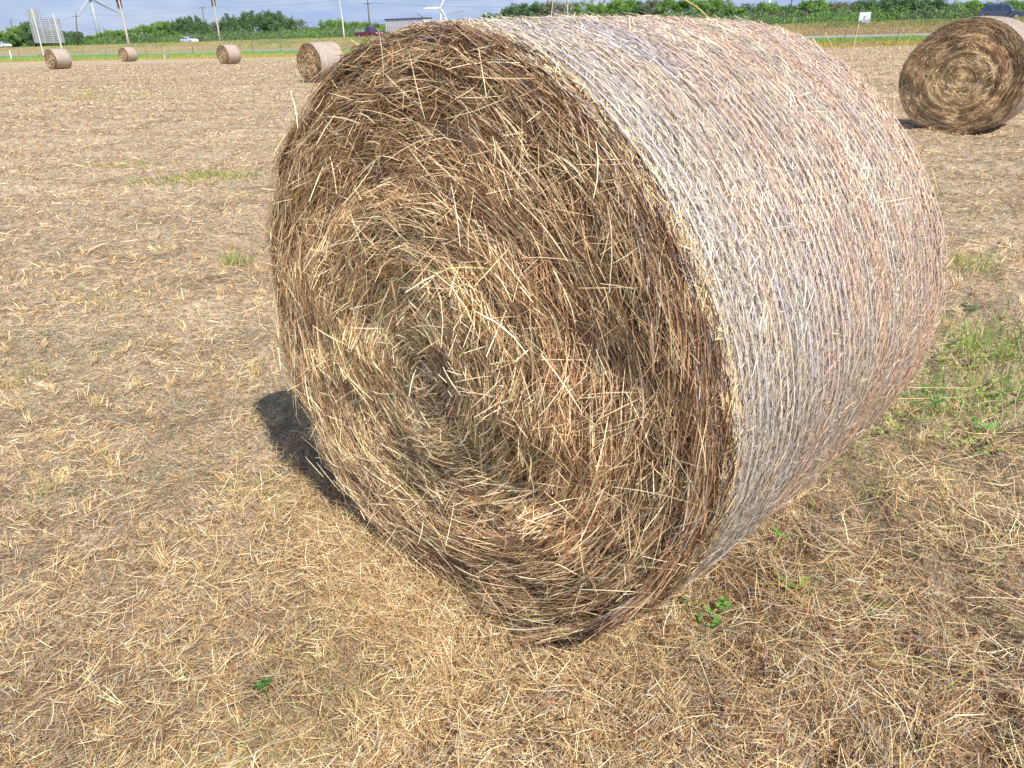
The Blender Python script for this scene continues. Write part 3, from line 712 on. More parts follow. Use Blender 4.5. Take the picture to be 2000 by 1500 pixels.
# ---- leaning palms and bare trunks
M_PALM = mat_noise('palm trunk', [(.30, .25, .20), (.52, .46, .38)], 2, .9, bump=.6, mapping=(1, 1, 5))
M_SKIRT = mat_noise('dead fronds', [(.16, .12, .10), (.34, .26, .2)], 5, .9)
M_WOOD = mat_noise('pole wood', [(.10, .08, .07), (.2, .16, .13)], 2, .9, mapping=(4, 4, .5))
M_PALE = mat_noise('pale bark', [(.48, .46, .36), (.66, .63, .52)], 2, .9)
def palm(px0, y0, px1, z, r0, r1, label, crown=True, height_y=-60, mat=None):
    b = at(px0, y0, z); t = at(px1, 0, z); d = t - b; k = (height_y - y0) / (0 - y0); t = b + d * k
    t[1] += .4
    gz = ground_z(b[0], b[1]); b2 = b - d * ((b[2] - gz + .1) / max(d[2], .1)); b2[2] = gz - .1
    root = empty('palm_tree' if crown else 'bare_trunk', b2); tag(root, label, 'palm tree' if crown else 'bare tree trunk')
    q = t - b2; mid = q * .5 + np.array([.12, 0, 0])
    tr = MB(); tr.tube([(0, 0, 0), tuple(q * .25 + [.08, 0, 0]), tuple(mid), tuple(q * .75 + [.08, 0, 0]), tuple(q)], [r0, r0 * .8, (r0 + r1) / 2 * .95, r1, r1], 10)
    tr.build('trunk', mat or M_PALM, root, smooth=True)
    if crown:
        Vs = []
        n = 420; a = rng.uniform(0, 6.28, n); l = rng.uniform(.5, 1.7, n); zz = rng.uniform(-2.1, .1, n)
        k0 = (0 - height_y) / (y0 - height_y)   # fraction down to the frame edge
        D = unit(np.stack([np.cos(a) * .35, np.sin(a) * .35, -np.ones(n)], 1)); Pm = q + np.stack([np.cos(a) * r1 * 1.6, np.sin(a) * r1 * 1.6, zz], 1) + D * .3
        Vv, Ff, Cc = strands(Pm, D, l, np.full(n, .09), 0 * Pm, unit(np.stack([np.cos(a), np.sin(a), 0 * a], 1)), np.tile(lin((120, 96, 80)), (n, 1)) * rng.uniform(.6, 1.2, (n, 1)), 2)
        link('dead_skirt', np_mesh('dead_skirt', Vv, Ff, STRAW, Cc), root)
        n = 34; Vl = []
        for i in range(n):
            a = rng.uniform(0, 6.28); el = rng.uniform(-.5, 1.2); L_ = rng.uniform(1.0, 1.5)
            o = q + np.array([math.cos(a) * math.cos(el), math.sin(a) * math.cos(el), math.sin(el)]) * L_ * .6
            m_ = 26; th = np.linspace(-1.1, 1.1, m_)
            dr = np.array([math.cos(a) * math.cos(el), math.sin(a) * math.cos(el), math.sin(el)]); sd_ = unit(np.cross(dr, [0, 0, 1.0])); 
            DD = unit(dr[None] * np.cos(th)[:, None] + sd_[None] * np.sin(th)[:, None]); PP = o + DD * .4
            Vl.append(strands(PP, DD, np.full(m_, .8), np.full(m_, .05), np.tile([0, 0, -.08], (m_, 1)), np.tile(unit(np.cross(dr, sd_)), (m_, 1)), np.tile(lin((96, 118, 62)), (m_, 1)) * rng.uniform(.7, 1.2, (m_, 1)), 2, .2))
        Vv, Ff, Cc = cat(Vl); link('fronds', np_mesh('fronds', Vv, Ff, LEAF, Cc), root)
    return root
palm(251, 85, 230, 178, .30, .17, 'leftmost leaning palm with ringed trunk, right of the largest turbine tower', height_y=-9)
palm(430, 84, 415, 188, .26, .14, 'palm with slim leaning trunk in front of the dark trees', height_y=-12)
palm(673, 79, 662, 160, .17, .08, 'thin pale crooked trunk without leaves, left of the brown power pole', crown=False, height_y=-8, mat=M_PALE)

# dead white tree in the middle of the right tree row
b = at(1108, 60, 132); gz = 2.0
dt = empty('dead_tree', (b[0], b[1], gz)); tag(dt, 'tall dead white trunk with bare twigs rising among the green trees', 'dead tree')
tr = MB(); tr.tube([(0, 0, -.2), (-.06, 0, 1.5), (.03, 0, 3.2), (-.02, 0, 5.2), (.05, 0, 7.2)], [.15, .13, .11, .08, .03], 8); tr.build('trunk', M_PALE, dt, smooth=True)
for k in range(26):
    br = MB(); zz = rng.uniform(.8, 6.2); a = rng.uniform(0, 6.28); u = np.array([math.cos(a), math.sin(a), rng.uniform(.5, 1.4)]); u /= np.linalg.norm(u); L_ = rng.uniform(.9, 2.0)
    p0 = np.array([0, 0, zz]); p1 = p0 + u * L_ * .5 + rng.normal(0, .08, 3); p2 = p0 + u * L_ + [0, 0, .3]
    br.tube([p0, p1, p2], [.04, .025, .01], 5)
    for _ in range(7):
        e = u + rng.normal(0, .5, 3); s_ = p0 + (p2 - p0) * rng.uniform(.3, 1); br.tube([s_, s_ + e * .3, s_ + e * .6], [.014, .01, .006], 3)
    br.build('branch', M_PALE, dt)

# ---- wind turbines
M_TURB = plain('turbine white', (.74, .75, .76), .4, .4, var=.02); M_TURB_SHADED = plain('turbine shaded grey', (.34, .38, .44), .4, .4, var=.02)  # second one has the shade of a backlit turbine put into its colour
def turbine(hub_px, hub_py, z, angs, blade, tower_r, mat, label, yaw=0.0, foreshort=1.0):
    h = at(hub_px, hub_py, z); az = face_cam(h)
    root = empty('wind_turbine', (h[0], h[1], 0)); tag(root, label, 'wind turbine', 'wind turbines on the horizon'); root.rotation_euler = (0, 0, -az)
    H = h[2]; t = MB(); t.tube([(0, 4, 0), (0, 4, H * .5), (0, 4, H - 1.5)], [tower_r * 1.25, tower_r, tower_r * .68], 20); t.build('tower', mat, root, smooth=True)
    n = MB(); n.box((0, 4.5, H), (3.4, 10, 3.6)); n.build('nacelle', mat, root, bevel=.8)
    hb = MB(); hb.tube([(0, -.6, H), (0, -2.2, H), (0, -3.4, H)], [1.7, 1.5, .5], 14); hb.build('hub', mat, root, smooth=True)
    for a in angs:      # degrees clockwise from up as seen by the viewer
        b_ = MB(); d = np.array([math.sin(R(a)), 0, math.cos(R(a))]); s_ = np.array([d[2], 0, -d[0]])
        st = [(0, 1.3, 1.3), (.06, 1.3, 1.2), (.2, 2.8, .6), (.5, 2.1, .4), (.8, 1.3, .25), (1, .3, .1)]
        V_ = []; F_ = []
        for k, (t_, c_, th_) in enumerate(st):
            o_ = np.array([0, -1.6, H]) + d * blade * t_
            for m_ in range(8):
                q_ = 6.2832 * m_ / 8; V_.append(o_ + s_ * math.cos(q_) * c_ + np.array([0, math.sin(q_) * th_ + math.cos(q_) * c_ * .35, 0]))
        for k in range(len(st) - 1):
            for m_ in range(8): F_.append((k * 8 + m_, k * 8 + (m_ + 1) % 8, (k + 1) * 8 + (m_ + 1) % 8, (k + 1) * 8 + m_))
        b_.add(V_, F_); b_.build('blade', mat, root, smooth=True)
    return root
turbine(176, -5, 1285, [122, 224, 350], 50, 3.2, M_TURB_SHADED, 'largest wind turbine, shaded grey tower between two power poles at the left')
turbine(860, 15.5, 2050, [30, 150, 270], 46, 2.0, M_TURB, 'small white wind turbine with three blades above the top of the huge bale')
turbine(1507, -40, 1350, [20, 140, 260], 48, 2.4, M_TURB, 'white wind turbine tower behind the gap in the right trees, rotor out of view')

# ---- power poles and lines
M_INS = plain('insulator', (.75, .76, .78), .3); M_STEEL = plain('galvanised steel', (.48, .5, .52), .45, .5, .3)
def pole(name, px, ytop, ybase, z, r, label, arm=True, lean=0.0, over=0.0, arm_at=0.9, mat=None):
    t = at(px, ytop, z); g = 2.0
    root = empty(name, (t[0], t[1], g - .1)); tag(root, label, 'power pole', 'wooden power poles'); H = t[2] - g + over
    p = MB(); p.tube([(-lean, 0, 0), (0, 0, H)], [r, r * .75], 10); p.build('post', mat or M_WOOD, root, smooth=True)
    if arm:
        az = face_cam(t)
        ar = MB(); ar.box((0, -.2, H - arm_at), (2.4, .12, .14), -az - .5); ar.build('crossarm', mat or M_WOOD, root)
        for k in (-1.05, -.45, .45, 1.05):
            i_ = MB(); c_ = (k * math.cos(-az - .5), k * math.sin(-az - .5) - .2, H - arm_at + .18)
            i_.tube([(c_[0], c_[1], c_[2] - .11), c_, (c_[0], c_[1], c_[2] + .14)], [.05, .09, .04], 8); i_.build('insulator', M_INS, root)
    return root, np.array([t[0], t[1], t[2] + over])
poles = [pole('power_pole', 20, 37, 60, 235, .2, 'short leaning dark pole at the left edge above the round dark tree', False, lean=1.0),
         pole('power_pole', 148, 26, 80, 190, .17, 'dark power pole with small crossarm right of the ribbed metal sign', True, arm_at=.55, lean=1.5),
         pole('power_pole', 202, 52, 62, 300, .14, 'tiny dark pole tip above the brush left of the leftmost palm', False, lean=.6),
         pole('power_pole', 395, 13, 60, 225, .17, 'dark power pole above the dark trees, left of the second palm', True, arm_at=.2, lean=.8),
         pole('power_pole', 717, -6, 70, 172, .19, 'brown power pole with crossarm and white insulators, right of the thin pale trunk', True, arm_at=1.2),
         pole('power_pole', 1548, -12, 40, 150, .16, 'power pole above the gap right of the bare white turbine tower', True, arm_at=.6)]
M_WIRE = plain('wire', (.13, .14, .16), .6)
def wire(a, b, sag, label, name='power_line'):
    m_ = MB(); pts = []
    for k in range(13):
        t = k / 12; p = a + (b - a) * t; pts.append((p[0], p[1], p[2] - sag * 4 * t * (1 - t)))
    m_.tube(pts, .022, 4); o = m_.build(name, M_WIRE); tag(o, label, 'power line'); return o
P_ = [p[1] for p in poles]
far_l = P_[0] + np.array([-60, 30, 0])
wire(P_[1], P_[3], 1.2, 'thin wire between the left power pole and the pole above the dark trees')
wire(P_[3], P_[4], .8, 'thin wire between the pole above the dark trees and the brown pole')
wire(P_[4] - [0, 0, 1.2], P_[5] - [0, 0, .2], 1.5, 'long thin wire crossing above the huge bale')
wire(P_[0], P_[1] - [0, 0, 1], .8, 'thin wire from the leftmost pole to the left power pole')
wire(at(590, 44, 240), at(1000, 35, 200), .1, 'low thin wire behind the box trailer')
wire(P_[5], P_[5] + [60, -20, 1], 1, 'thin wire leaving the right power pole')

# ---- ribbed metal sign seen from behind, on two posts
z = 160
bl = at(97, 97.5, z); M_ALU = plain('ribbed aluminium', (.30, .295, .32), .5, .4, .1); M_POST = plain('sign post steel', (.56, .57, .52), .5, .4, .2)
gz = ground_z(bl[0], bl[1]); az = face_cam(bl)
sg = empty('road_sign', (bl[0], bl[1], gz), -az - .05); tag(sg, 'grey ribbed metal sign seen from behind on two leaning steel posts', 'road sign')
S_ = z / FPX * 1.10           # metres per photo pixel, roughly
def sgx(px, py): return ((px - 97) * S_ * .93 + (py - 97.5) * -.0 , (97.5 - py) * S_ * .96 + (bl[2] - gz))
for x_ in (-1.35, 2.35):
    p = MB(); top_ = 9.0 if x_ < 0 else 8.0
    p.box((x_, -.14, top_ / 2 - .1), (.26, .22, top_)); p.build('post', M_POST, sg)
def ribbed(x0, x1, z0, z1, name):
    pn = MB(); n_ = int(round((z1 - z0) / .42)); hh = (z1 - z0) / n_
    for k in range(n_):
        zc = z0 + hh * (k + .5)
        pn.box(((x0 + x1) / 2, 0, zc), (x1 - x0, .05, hh * .8)); pn.box(((x0 + x1) / 2, -.05, zc + hh * .24), (x1 - x0 - .02, .05, .05))
    pn.build(name, M_ALU, sg)
    for f in (.10, .36, .64, .9):
        s_ = MB(); s_.box((x0 + (x1 - x0) * f, -.16, (z0 + z1) / 2), (.08, .07, (z1 - z0) - .1)); s_.build('stiffener', M_POST, sg)
ribbed(-2.5, 3.3, 2.35, 7.1, 'main_panel'); ribbed(-2.6, .0, 7.105, 8.7, 'upper_panel')

# ---- small blue and white sign
z = 93; p0 = at(1687, 47, z); gz = ground_z(p0[0], p0[1]); az = face_cam(p0)
bs = empty('small_sign', (p0[0], p0[1], gz), -az); tag(bs, 'small white and blue upright sign at the foot of the right trees', 'sign')
t_ = at(1687, 24, z)[2] - gz; b_ = at(1687, 47, z)[2] - gz; wv = 20 * z / FPX
M_W = plain('sign white', (.78, .82, .88), .5); M_BL = plain('sign blue', (.10, .22, .50), .5); M_LB = plain('sign light blue', (.42, .62, .82), .5); M_RD = plain('sign red', (.55, .12, .12), .5)
pb = MB(); pb.box((0, 0, (t_ + b_) / 2), (wv, .06, t_ - b_)); pb.build('panel', M_W, bs)
for x_ in (-wv * .42, wv * .42):
    q = MB(); q.tube([(x_, .06, -.2), (x_, .06, t_ - .1)], .03, 6); q.build('leg', M_STEEL, bs)
rb = random.Random(4); mk = MB(); mk2 = MB()
for k in range(9): mk.box((-wv * .40 + wv * .1 * k, -.034, b_ + (t_ - b_) * (.22 + .16 * rb.random())), (wv * .055, .006, (t_ - b_) * rb.uniform(.12, .3)))
for k in range(5): mk2.box((-wv * .36 + wv * .18 * k, -.034, b_ + (t_ - b_) * (.06 + .05 * rb.random())), (wv * .1, .006, (t_ - b_) * .05))
mk.build('blue_mark', M_BL, bs); mk2.build('light_blue_mark', M_LB, bs)
q = MB(); q.box((-.02, -.036, b_ + (t_ - b_) * .58), (wv * .16, .006, (t_ - b_) * .14)); q.build('red_mark', M_RD, bs)

# ---- vehicles
M_TYRE = plain('tyre rubber', (.03, .03, .03), .8); M_RIM = plain('wheel rim', (.5, .5, .52), .35, .5, .6); M_GLASS = plain('dark window glass', (.03, .05, .09), .05, .6, var=.02)  # glass colour lifted towards blue to carry the reflected sky
M_LAMPR = plain('tail lamp red', (.50, .03, .04), .25, .5); M_LAMPW = plain('headlamp', (.8, .8, .8), .15, .6); M_CHR = plain('bright trim', (.7, .72, .75), .2, .6, .8)
def paint(name, c): return plain(name, c, .25, .6, var=.03)
def vehicle(name, label, loc, rz, kind, pm, L=4.8, W=1.85, H=1.75):
    """x forward"""
    root = empty(name, loc, rz); tag(root, label, 'car' if kind != 'pickup' else 'pickup truck')
    h = L / 2
    low = [(-h, .45), (-h + .02, .82), (-h + .10, .98), (h * .38, .98), (h - .35, .90), (h - .04, .72), (h, .42), (h - .1, .26), (-h + .12, .26)]
    if kind == 'sedan': roof = [(-h * .80, .95), (-h * .48, H), (h * .08, H), (h * .45, .95)]; rw = .62
    elif kind == 'suv': roof = [(-h + .06, .95), (-h * .76, H - .06), (-h * .55, H), (h * .05, H), (h * .22, H - .08), (h * .50, .95)]; rw = .66
    else: roof = [(-.25, .95), (-.12, H - .05), (.1, H), (.75, H), (.95, H - .06), (1.45, .95)]; rw = .68
    b = MB()
    n = len(low)
    ys = [(-W / 2 + .10, .97), (-W / 2, 1.0), (W / 2, 1.0), (W / 2 - .10, .97)]
    b.prism(low, -W / 2, W / 2)
    c = MB(); V_ = []
    for sgn in (-1, 1):
        for x_, z_ in roof:
            k = (z_ - .95) / (H - .95); V_.append((x_, sgn * (W / 2 - .04 - .22 * k), z_))
    m_ = len(roof); b.add(V_, [tuple(range(m_)), tuple(range(2 * m_ - 1, m_ - 1, -1))] + [(i, i + m_, (i + 1) % m_ + m_, (i + 1) % m_) for i in range(m_)])
    bo = b.build('body', pm, root, bevel=.05)
    x0, x1 = roof[0][0], roof[-1][0]
    def win(xa, xb, nm='side_window'):
        for sgn in (-1, 1):
            w_ = MB(); pts = []
            def edge(z_, front):   # x of roof outline at height z
                L_ = roof if not front else roof[::-1]
                for (xa_, za_), (xb_, zb_) in zip(L_[:-1], L_[1:]):
                    if za_ <= z_ <= zb_: return xa_ + (xb_ - xa_) * (z_ - za_) / (zb_ - za_ + 1e-9)
                return L_[-1][0]
            for (z_, xx) in ((1.0, xa), (H - .12, xa), (H - .12, xb), (1.0, xb)):
                lo, hi = edge(z_, False) + .09, edge(z_, True) - .09
                k = (z_ - .95) / (H - .95); pts.append((min(max(xx, lo), hi), sgn * (W / 2 - .04 - .22 * k + .012), z_))
            w_.add(pts, [(0, 1, 2, 3)]); o = w_.build(nm, M_GLASS, root)
            sm = o.modifiers.new('s', 'SOLIDIFY'); sm.thickness = .015; sm.offset = 0
    if kind == 'suv': win(x0, -h * .42); win(-h * .38, h * -.02); win(h * .03, x1)
    elif kind == 'sedan': win(x0, -h * .22); win(-h * .18, x1)
    else: win(x0, .55); win(.60, x1)
    for (a_, b_2, nm) in ((roof[-1], roof[-2] if kind != 'pickup' else roof[-2], 'windshield'), (roof[0], roof[1], 'rear_window')):
        w_ = MB(); pts = []
        for (q_, f_) in ((a_, .12), (b_2, .12)):
            pass
        (xa, za), (xb, zb) = a_, b_2
        pa = (xa + (xb - xa) * .12, za + (zb - za) * .12); pb_ = (xa + (xb - xa) * .9, za + (zb - za) * .9); nx = .015 * (1 if nm == 'windshield' else -1)
        ka = (pa[1] - .95) / (H - .95); kb = (pb_[1] - .95) / (H - .95)
        wa, wb = W / 2 - .12 - .22 * ka, W / 2 - .12 - .22 * kb
        w_.add([(pa[0] + nx, -wa, pa[1] + .01), (pa[0] + nx, wa, pa[1] + .01), (pb_[0] + nx, wb, pb_[1] + .01), (pb_[0] + nx, -wb, pb_[1] + .01)], [(0, 1, 2, 3)])
        o = w_.build(nm, M_GLASS, root); sm = o.modifiers.new('s', 'SOLIDIFY'); sm.thickness = .015; sm.offset = 0
    for sx in (-h * .60, h * .62):
        for sy in (-1, 1):
            t = MB(); t.tube([(sx, sy * (W / 2 - .20), .34), (sx, sy * (W / 2 - .18), .34), (sx, sy * (W / 2 + .02), .34)], [.34, .345, .335], 20); wo = t.build('wheel', M_TYRE, root)
            r_ = MB(); r_.tube([(sx, sy * (W / 2 + .0), .34), (sx, sy * (W / 2 + .035), .34)], .21, 12); r_.build('rim', M_RIM, wo)
    for sy in (-1, 1):
        t = MB(); t.box((-h + .05, sy * (W / 2 - .12), .90 if kind != 'suv' else 1.02), (.14, .26, .22 if kind != 'suv' else .34)); t.build('tail_lamp', M_LAMPR, root, bevel=.03)
        t = MB(); t.box((h - .10, sy * (W / 2 - .22), .74), (.16, .36, .14)); t.build('headlight', M_LAMPW, root, bevel=.03)
        t = MB(); t.box((x1 - .25, sy * (W / 2 + .12), 1.06), (.14, .2, .15)); t.build('mirror', M_CHR if kind == 'suv' else pm, root, bevel=.03)
    if kind == 'pickup':
        bd = MB(); bd.box((-h * .55, 0, 1.06), (L * .42, W * .98, .08))
        for k in range(6): bd.box((-h * .95 + k * L * .078, -W * .49, 1.32), (.06, .06, .46)); bd.box((-h * .95 + k * L * .078, W * .49, 1.32), (.06, .06, .46))
        for zz in (1.28, 1.5): bd.box((-h * .55, -W * .49, zz), (L * .42, .05, .06)); bd.box((-h * .55, W * .49, zz), (L * .42, .05, .06))
        bd.build('flatbed', M_STEEL, root)
    return root
def road_dir(az):    # heading of the highway at an azimuth
    i_ = int((az + AZL) / (2 * AZL) * 399); a0, a1 = np.linspace(-AZL, AZL, 400)[i_ - 3], np.linspace(-AZL, AZL, 400)[i_ + 3]
    r0, r1 = _pc[i_ - 3][8][0], _pc[i_ + 3][8][0]
    return math.atan2(r1 * math.cos(a1) - r0 * math.cos(a0), r1 * math.sin(a1) - r0 * math.sin(a0))
def on_road(px, off):
    q = at(px, hzy(px), 50); az = face_cam(q); i_ = int((az + AZL) / (2 * AZL) * 399); r = _pc[i_][8][0] + off
    return (r * math.sin(az), r * math.cos(az), _pc[i_][8][1]), road_dir(az)
l, d = on_road(1952, 2); vehicle('parked_car', 'dark blue car on the highway behind the right bale, red tail lamp showing', l, d, 'suv', paint('dark blue paint', (.07, .09, .14)), 4.9, 1.9, 1.75)
l, d = on_road(10, 2); vehicle('parked_car', 'white car cut off by the left edge of the photo', l, d, 'sedan', paint('white paint', (.80, .80, .80)), 4.7, 1.82, 1.5)
l, d = on_road(372, 16); vehicle('parked_car', 'small white car half hidden by embankment grass, right of the leftmost palm', (l[0], l[1], 2.02), d, 'sedan', paint('white car paint', (.78, .79, .80)), 4.7, 1.82, 1.45)
l, d = on_road(722, 4); vehicle('parked_pickup', 'dark red pickup with grey flatbed at the foot of the brown power pole', (l[0], l[1], l[2] + .0), d, 'pickup', paint('maroon paint', (.16, .03, .045)), 5.6, 1.95, 1.95)
# box trailer with a dark top rail
l, d = on_road(800, 8); tb = empty('box_trailer', l, d); tag(tb, 'grey ribbed box trailer with dark top rail behind the crest of the huge bale', 'trailer')
b = MB(); b.box((0, 0, 1.95), (9.5, 2.4, 2.1)); 
for k in range(20): b.box((-4.6 + k * .484, -1.23, 1.95), (.12, .07, 2.0)); b.box((-4.6 + k * .484, 1.23, 1.95), (.12, .07, 2.0))
b.build('box', plain('trailer grey', (.55, .54, .58), .5), tb)
b = MB()
for y_ in (-1.28, 1.28): b.box((0, y_, 3.06), (9.6, .1, .14))
for x_ in (-4.8, 4.8): b.box((x_, 0, 3.06), (.1, 2.6, .14))
b.build('top_rail', plain('rail dark', (.07, .07, .1), .5), tb)
for x_ in (-3.4, -2.4):
    for y_ in (-1.05, 1.05):
        t = MB(); t.tube([(x_, y_ - .12, .45), (x_, y_ + .12, .45)], .45, 18); t.build('wheel', M_TYRE, tb)

# ---- wire fence on the green verge
M_TPOST = plain('rusty post', (.13, .10, .08), .8)
fe = empty('wire_fence', (0, 0, 0)); tag(fe, 'thin wire fence on dark steel posts between the field and the pale road', 'fence')
tops = []
for px, rr, z in ((38, 12.5, 150), (163, 14.0, 140), (208, 14.2, 139), (286, 15, 131), (378, 15.5, 126), (494, 16, 121), (549, 16.2, 119), (1650, 17, 72), (1752, 17.5, 70)):
    q = rel(px, rr, z); g = ground_z(q[0], q[1]); h_ = 1.15 if z > 100 else 1.0
    p = MB(); p.tube([(q[0], q[1], g - .2), (q[0] + (.10 if px > 1700 else 0), q[1], g + h_)], .045 if z > 100 else .03, 6); p.build('post', M_TPOST, fe); tops.append((q[0], q[1], g + h_ - .05))
for zo in (0, -.35, -.7):
    for seg in (tops[:7], tops[7:]):
        m_ = MB(); m_.tube([(a, b, c + zo) for a, b, c in seg], .008, 4); m_.build('strand', M_STEEL, fe)
# wooden marker posts
M_WPOST = plain('weathered post', (.30, .22, .13), .9, var=.3); M_WHT = plain('white painted post', (.8, .8, .78), .6)
def marker(px0, y0, px1, y1, z, r, mat, label, base=None):
    a = at(px0, y0, z); g = ground_z(a[0], a[1]); b2 = at(px1, y1, z); b2[2] += g - a[2]
    root = empty('marker_post', (a[0], a[1], g)); tag(root, label, 'post')
    p = MB(); e = b2 - np.array([a[0], a[1], g]); p.tube([(0, 0, -.2), tuple(e * .5), tuple(e)], [r, r, r * .9], 8); p.build('post', mat, root)
    if base: q = MB(); q.tube([(-.16, -.05, -.1), (-.10, -.08, e[2] * .4)], [.04, .04], 6); q.build('stake', base, root)
marker(325, 118, 328, 94, 92, .11, M_WPOST, 'leaning weathered wooden post with white stake, alone between two bales', M_WHT)
marker(21, 110, 16, 90, 108, .06, M_WHT, 'white leaning post in front of the white car at the left edge')
marker(32, 111, 29, 90, 110, .07, M_WPOST, 'dark brown post just right of the white leaning post')

# ---- green weeds growing through the straw
rng = np.random.default_rng(33)
def weed_mesh(n_st, spread, hgt, leaf, col, up_=.8, trefoil=True):
    Sx = []
    for k in range(n_st):
        a = rng.uniform(0, 6.28); rr = spread * math.sqrt(rng.random()); base = np.array([rr * math.cos(a) * .5, rr * math.sin(a) * .5, 0]); h_ = hgt * rng.uniform(.5, 1)
        tip = np.array([rr * math.cos(a), rr * math.sin(a), h_]); d = tip - base
        Sx.append(strands(((base + tip) / 2)[None], unit(d[None]), np.array([np.linalg.norm(d)]), np.array([.002]), np.zeros((1, 3)), np.array([[0, -.7, .7]]), col[None] * .7, 2))
        for j in range(3 if trefoil else 2):
            b_ = a + j * 2.1 + rng.normal(0, .3); D = unit(np.array([[math.cos(b_), math.sin(b_), rng.uniform(.0, .6)]])); l_ = leaf * rng.uniform(.6, 1.2)
            Sx.append(strands((tip + D[0] * l_ * .5)[None], D, np.array([l_]), np.array([l_ * (.75 if trefoil else .25)]), np.array([[0, 0, -.1 * l_]]), unit(rng.normal(0, .3, (1, 3)) + [0, 0, 1]), col[None] * rng.uniform(.7, 1.3), 4, .1, .2))
    return cat(Sx)
GW = lin((104, 152, 62)); GD = lin((78, 122, 54)); GY = lin((146, 164, 84))
def gnd_px(px, py):
    d = fw * FPX + rt * (px - 1000) - up * (py - 750); t = -CH / d[2]; p = CAM + d * t; return p
def weed(name, px, py, n, sp, h, leaf, col, label, tre=True, cat_='weed', group=None):
    p = gnd_px(px, py); V, F, C = weed_mesh(n, sp, h, leaf, col, trefoil=tre)
    o = link(name, np_mesh(name, V, F, LEAF, C)); o.location = (p[0], p[1], ground_z(p[0], p[1]) + .004); tag(o, label, cat_, group)
weed('leafy_weed', 1382, 1225, 24, .04, .035, .012, GW, 'small leafy green weed in the straw right of the huge bale foot')
weed('leafy_weed', 1345, 1195, 14, .03, .03, .011, GD, 'darker leafy weed touching the lower right edge of the huge bale')
weed('leafy_weed', 1408, 1212, 7, .02, .05, .014, GW, 'tiny weed sprig right of the small leafy weed by the bale foot')
weed('leafy_weed', 515, 1334, 9, .018, .03, .012, GD, 'tiny green sprout alone in the straw at the lower left')
weed('leafy_weed', 690, 1010, 10, .03, .03, .014, GD, 'green sprout in the dark shadow strip under the bale')
weed('leafy_weed', 968, 1482, 5, .02, .02, .010, GD, 'tiny green sprout at the bottom middle edge')
weed('leafy_weed', 1045, 1428, 4, .015, .02, .010, GY, 'tiny yellow green sprout near the bottom middle')
weed('leafy_weed', 1890, 610, 8, .05, .02, .018, GD, 'small flat green weed right of the bale, above the clover patch')
weed('grass_blade_plant', 1520, 1110, 3, .02, .07, .035, GW, 'upright broad green grass blade right of the bale foot', tre=False)
weed('grass_blade_plant', 1555, 1190, 6, .035, .02, .045, GY, 'low spreading grass plant with yellow green blades at the lower right', tre=False)
weed('grass_blade_plant', 1905, 870, 6, .04, .08, .05, GW, 'broad bladed green grass plant below the clover patch at the right edge', tre=False)
weed('grass_blade_plant', 1810, 830, 6, .03, .12, .04, GD, 'narrow upright green stem beside the right end of the bale', tre=False)
# clover patch
Sx = []
for k in range(9):
    p = gnd_px(rng.uniform(1810, 2010), rng.uniform(690, 815)); V, F, C = weed_mesh(30, .17, .06, .016, [GW, GY, GY * .9][k % 3]); V = V + [p[0], p[1], ground_z(p[0], p[1])]; Sx.append((V, F, C))
for k in range(5):
    p = gnd_px(rng.uniform(1700, 2000), rng.uniform(810, 900)); V, F, C = weed_mesh(14, .12, .06, .017, GY); V = V + [p[0], p[1], ground_z(p[0], p[1])]; Sx.append((V, F, C))
V, F, C = cat(Sx); tag(link('clover_patch', np_mesh('clover_patch', V, F, LEAF, C)), 'bright green clover patch beside the right end of the bale', 'clover', kind='stuff')
# green grass patches further out
Sx = []
def grasspatch(px, py, w_, d_, n, h_, col=GY):
    p = gnd_px(px, py); x = p[0] + rng.normal(0, w_, n); y = p[1] + rng.normal(0, d_, n); n_ = n
    D = unit(np.stack([rng.normal(0, .4, n), rng.normal(0, .4, n), np.ones(n)], 1)); Ln = rng.uniform(.4, 1, n) * h_; r = np.hypot(x, y)
    P_ = np.stack([x, y, mic(x, y, r)], 1) + D * (Ln * .5)[:, None]
    Sx.append(strands(P_, D, Ln, np.maximum(.003, .0009 * r), rng.normal(0, .12, (n, 3)) * Ln[:, None], np.tile([0, -1.0, .2], (n, 1)), np.array([GY * .95, lin((196, 186, 126)), lin((176, 176, 108))] if col is GY else [GW, GY * 1.1, lin((196, 192, 120))])[rng.integers(0, 3, n)] * rng.uniform(.6, 1.1, (n, 1)), 2, .3))
for a in ((370, 355, .5, .2, 700, .06), (430, 352, .25, .16, 320, .08), (460, 510, .06, .05, 160, .13), (195, 190, .9, .5, 260, .10), (155, 178, .5, .4, 110, .10), (1885, 540, .12, .1, 160, .14), (245, 322, .3, .2, 300, .05),
          (85, 985, .04, .04, 50, .07), (1950, 680, .2, .12, 300, .18, GW), (1900, 740, .2, .10, 300, .12, GW), (1850, 820, .2, .12, 260, .10), (560, 800, .10, .08, 90, .05), (1760, 1000, .4, .2, 160, .07), (230, 600, .2, .15, 140, .06), (500, 940, .06, .06, 60, .06), (60, 730, .15, .08, 110, .08), (1650, 900, .15, .10, 160, .1)): grasspatch(*a)
V, F, C = cat(Sx); tag(link('green_grass', np_mesh('green_grass', V, F, LEAF, C)), 'scattered green grass tufts growing through the stubble', 'grass', kind='stuff')
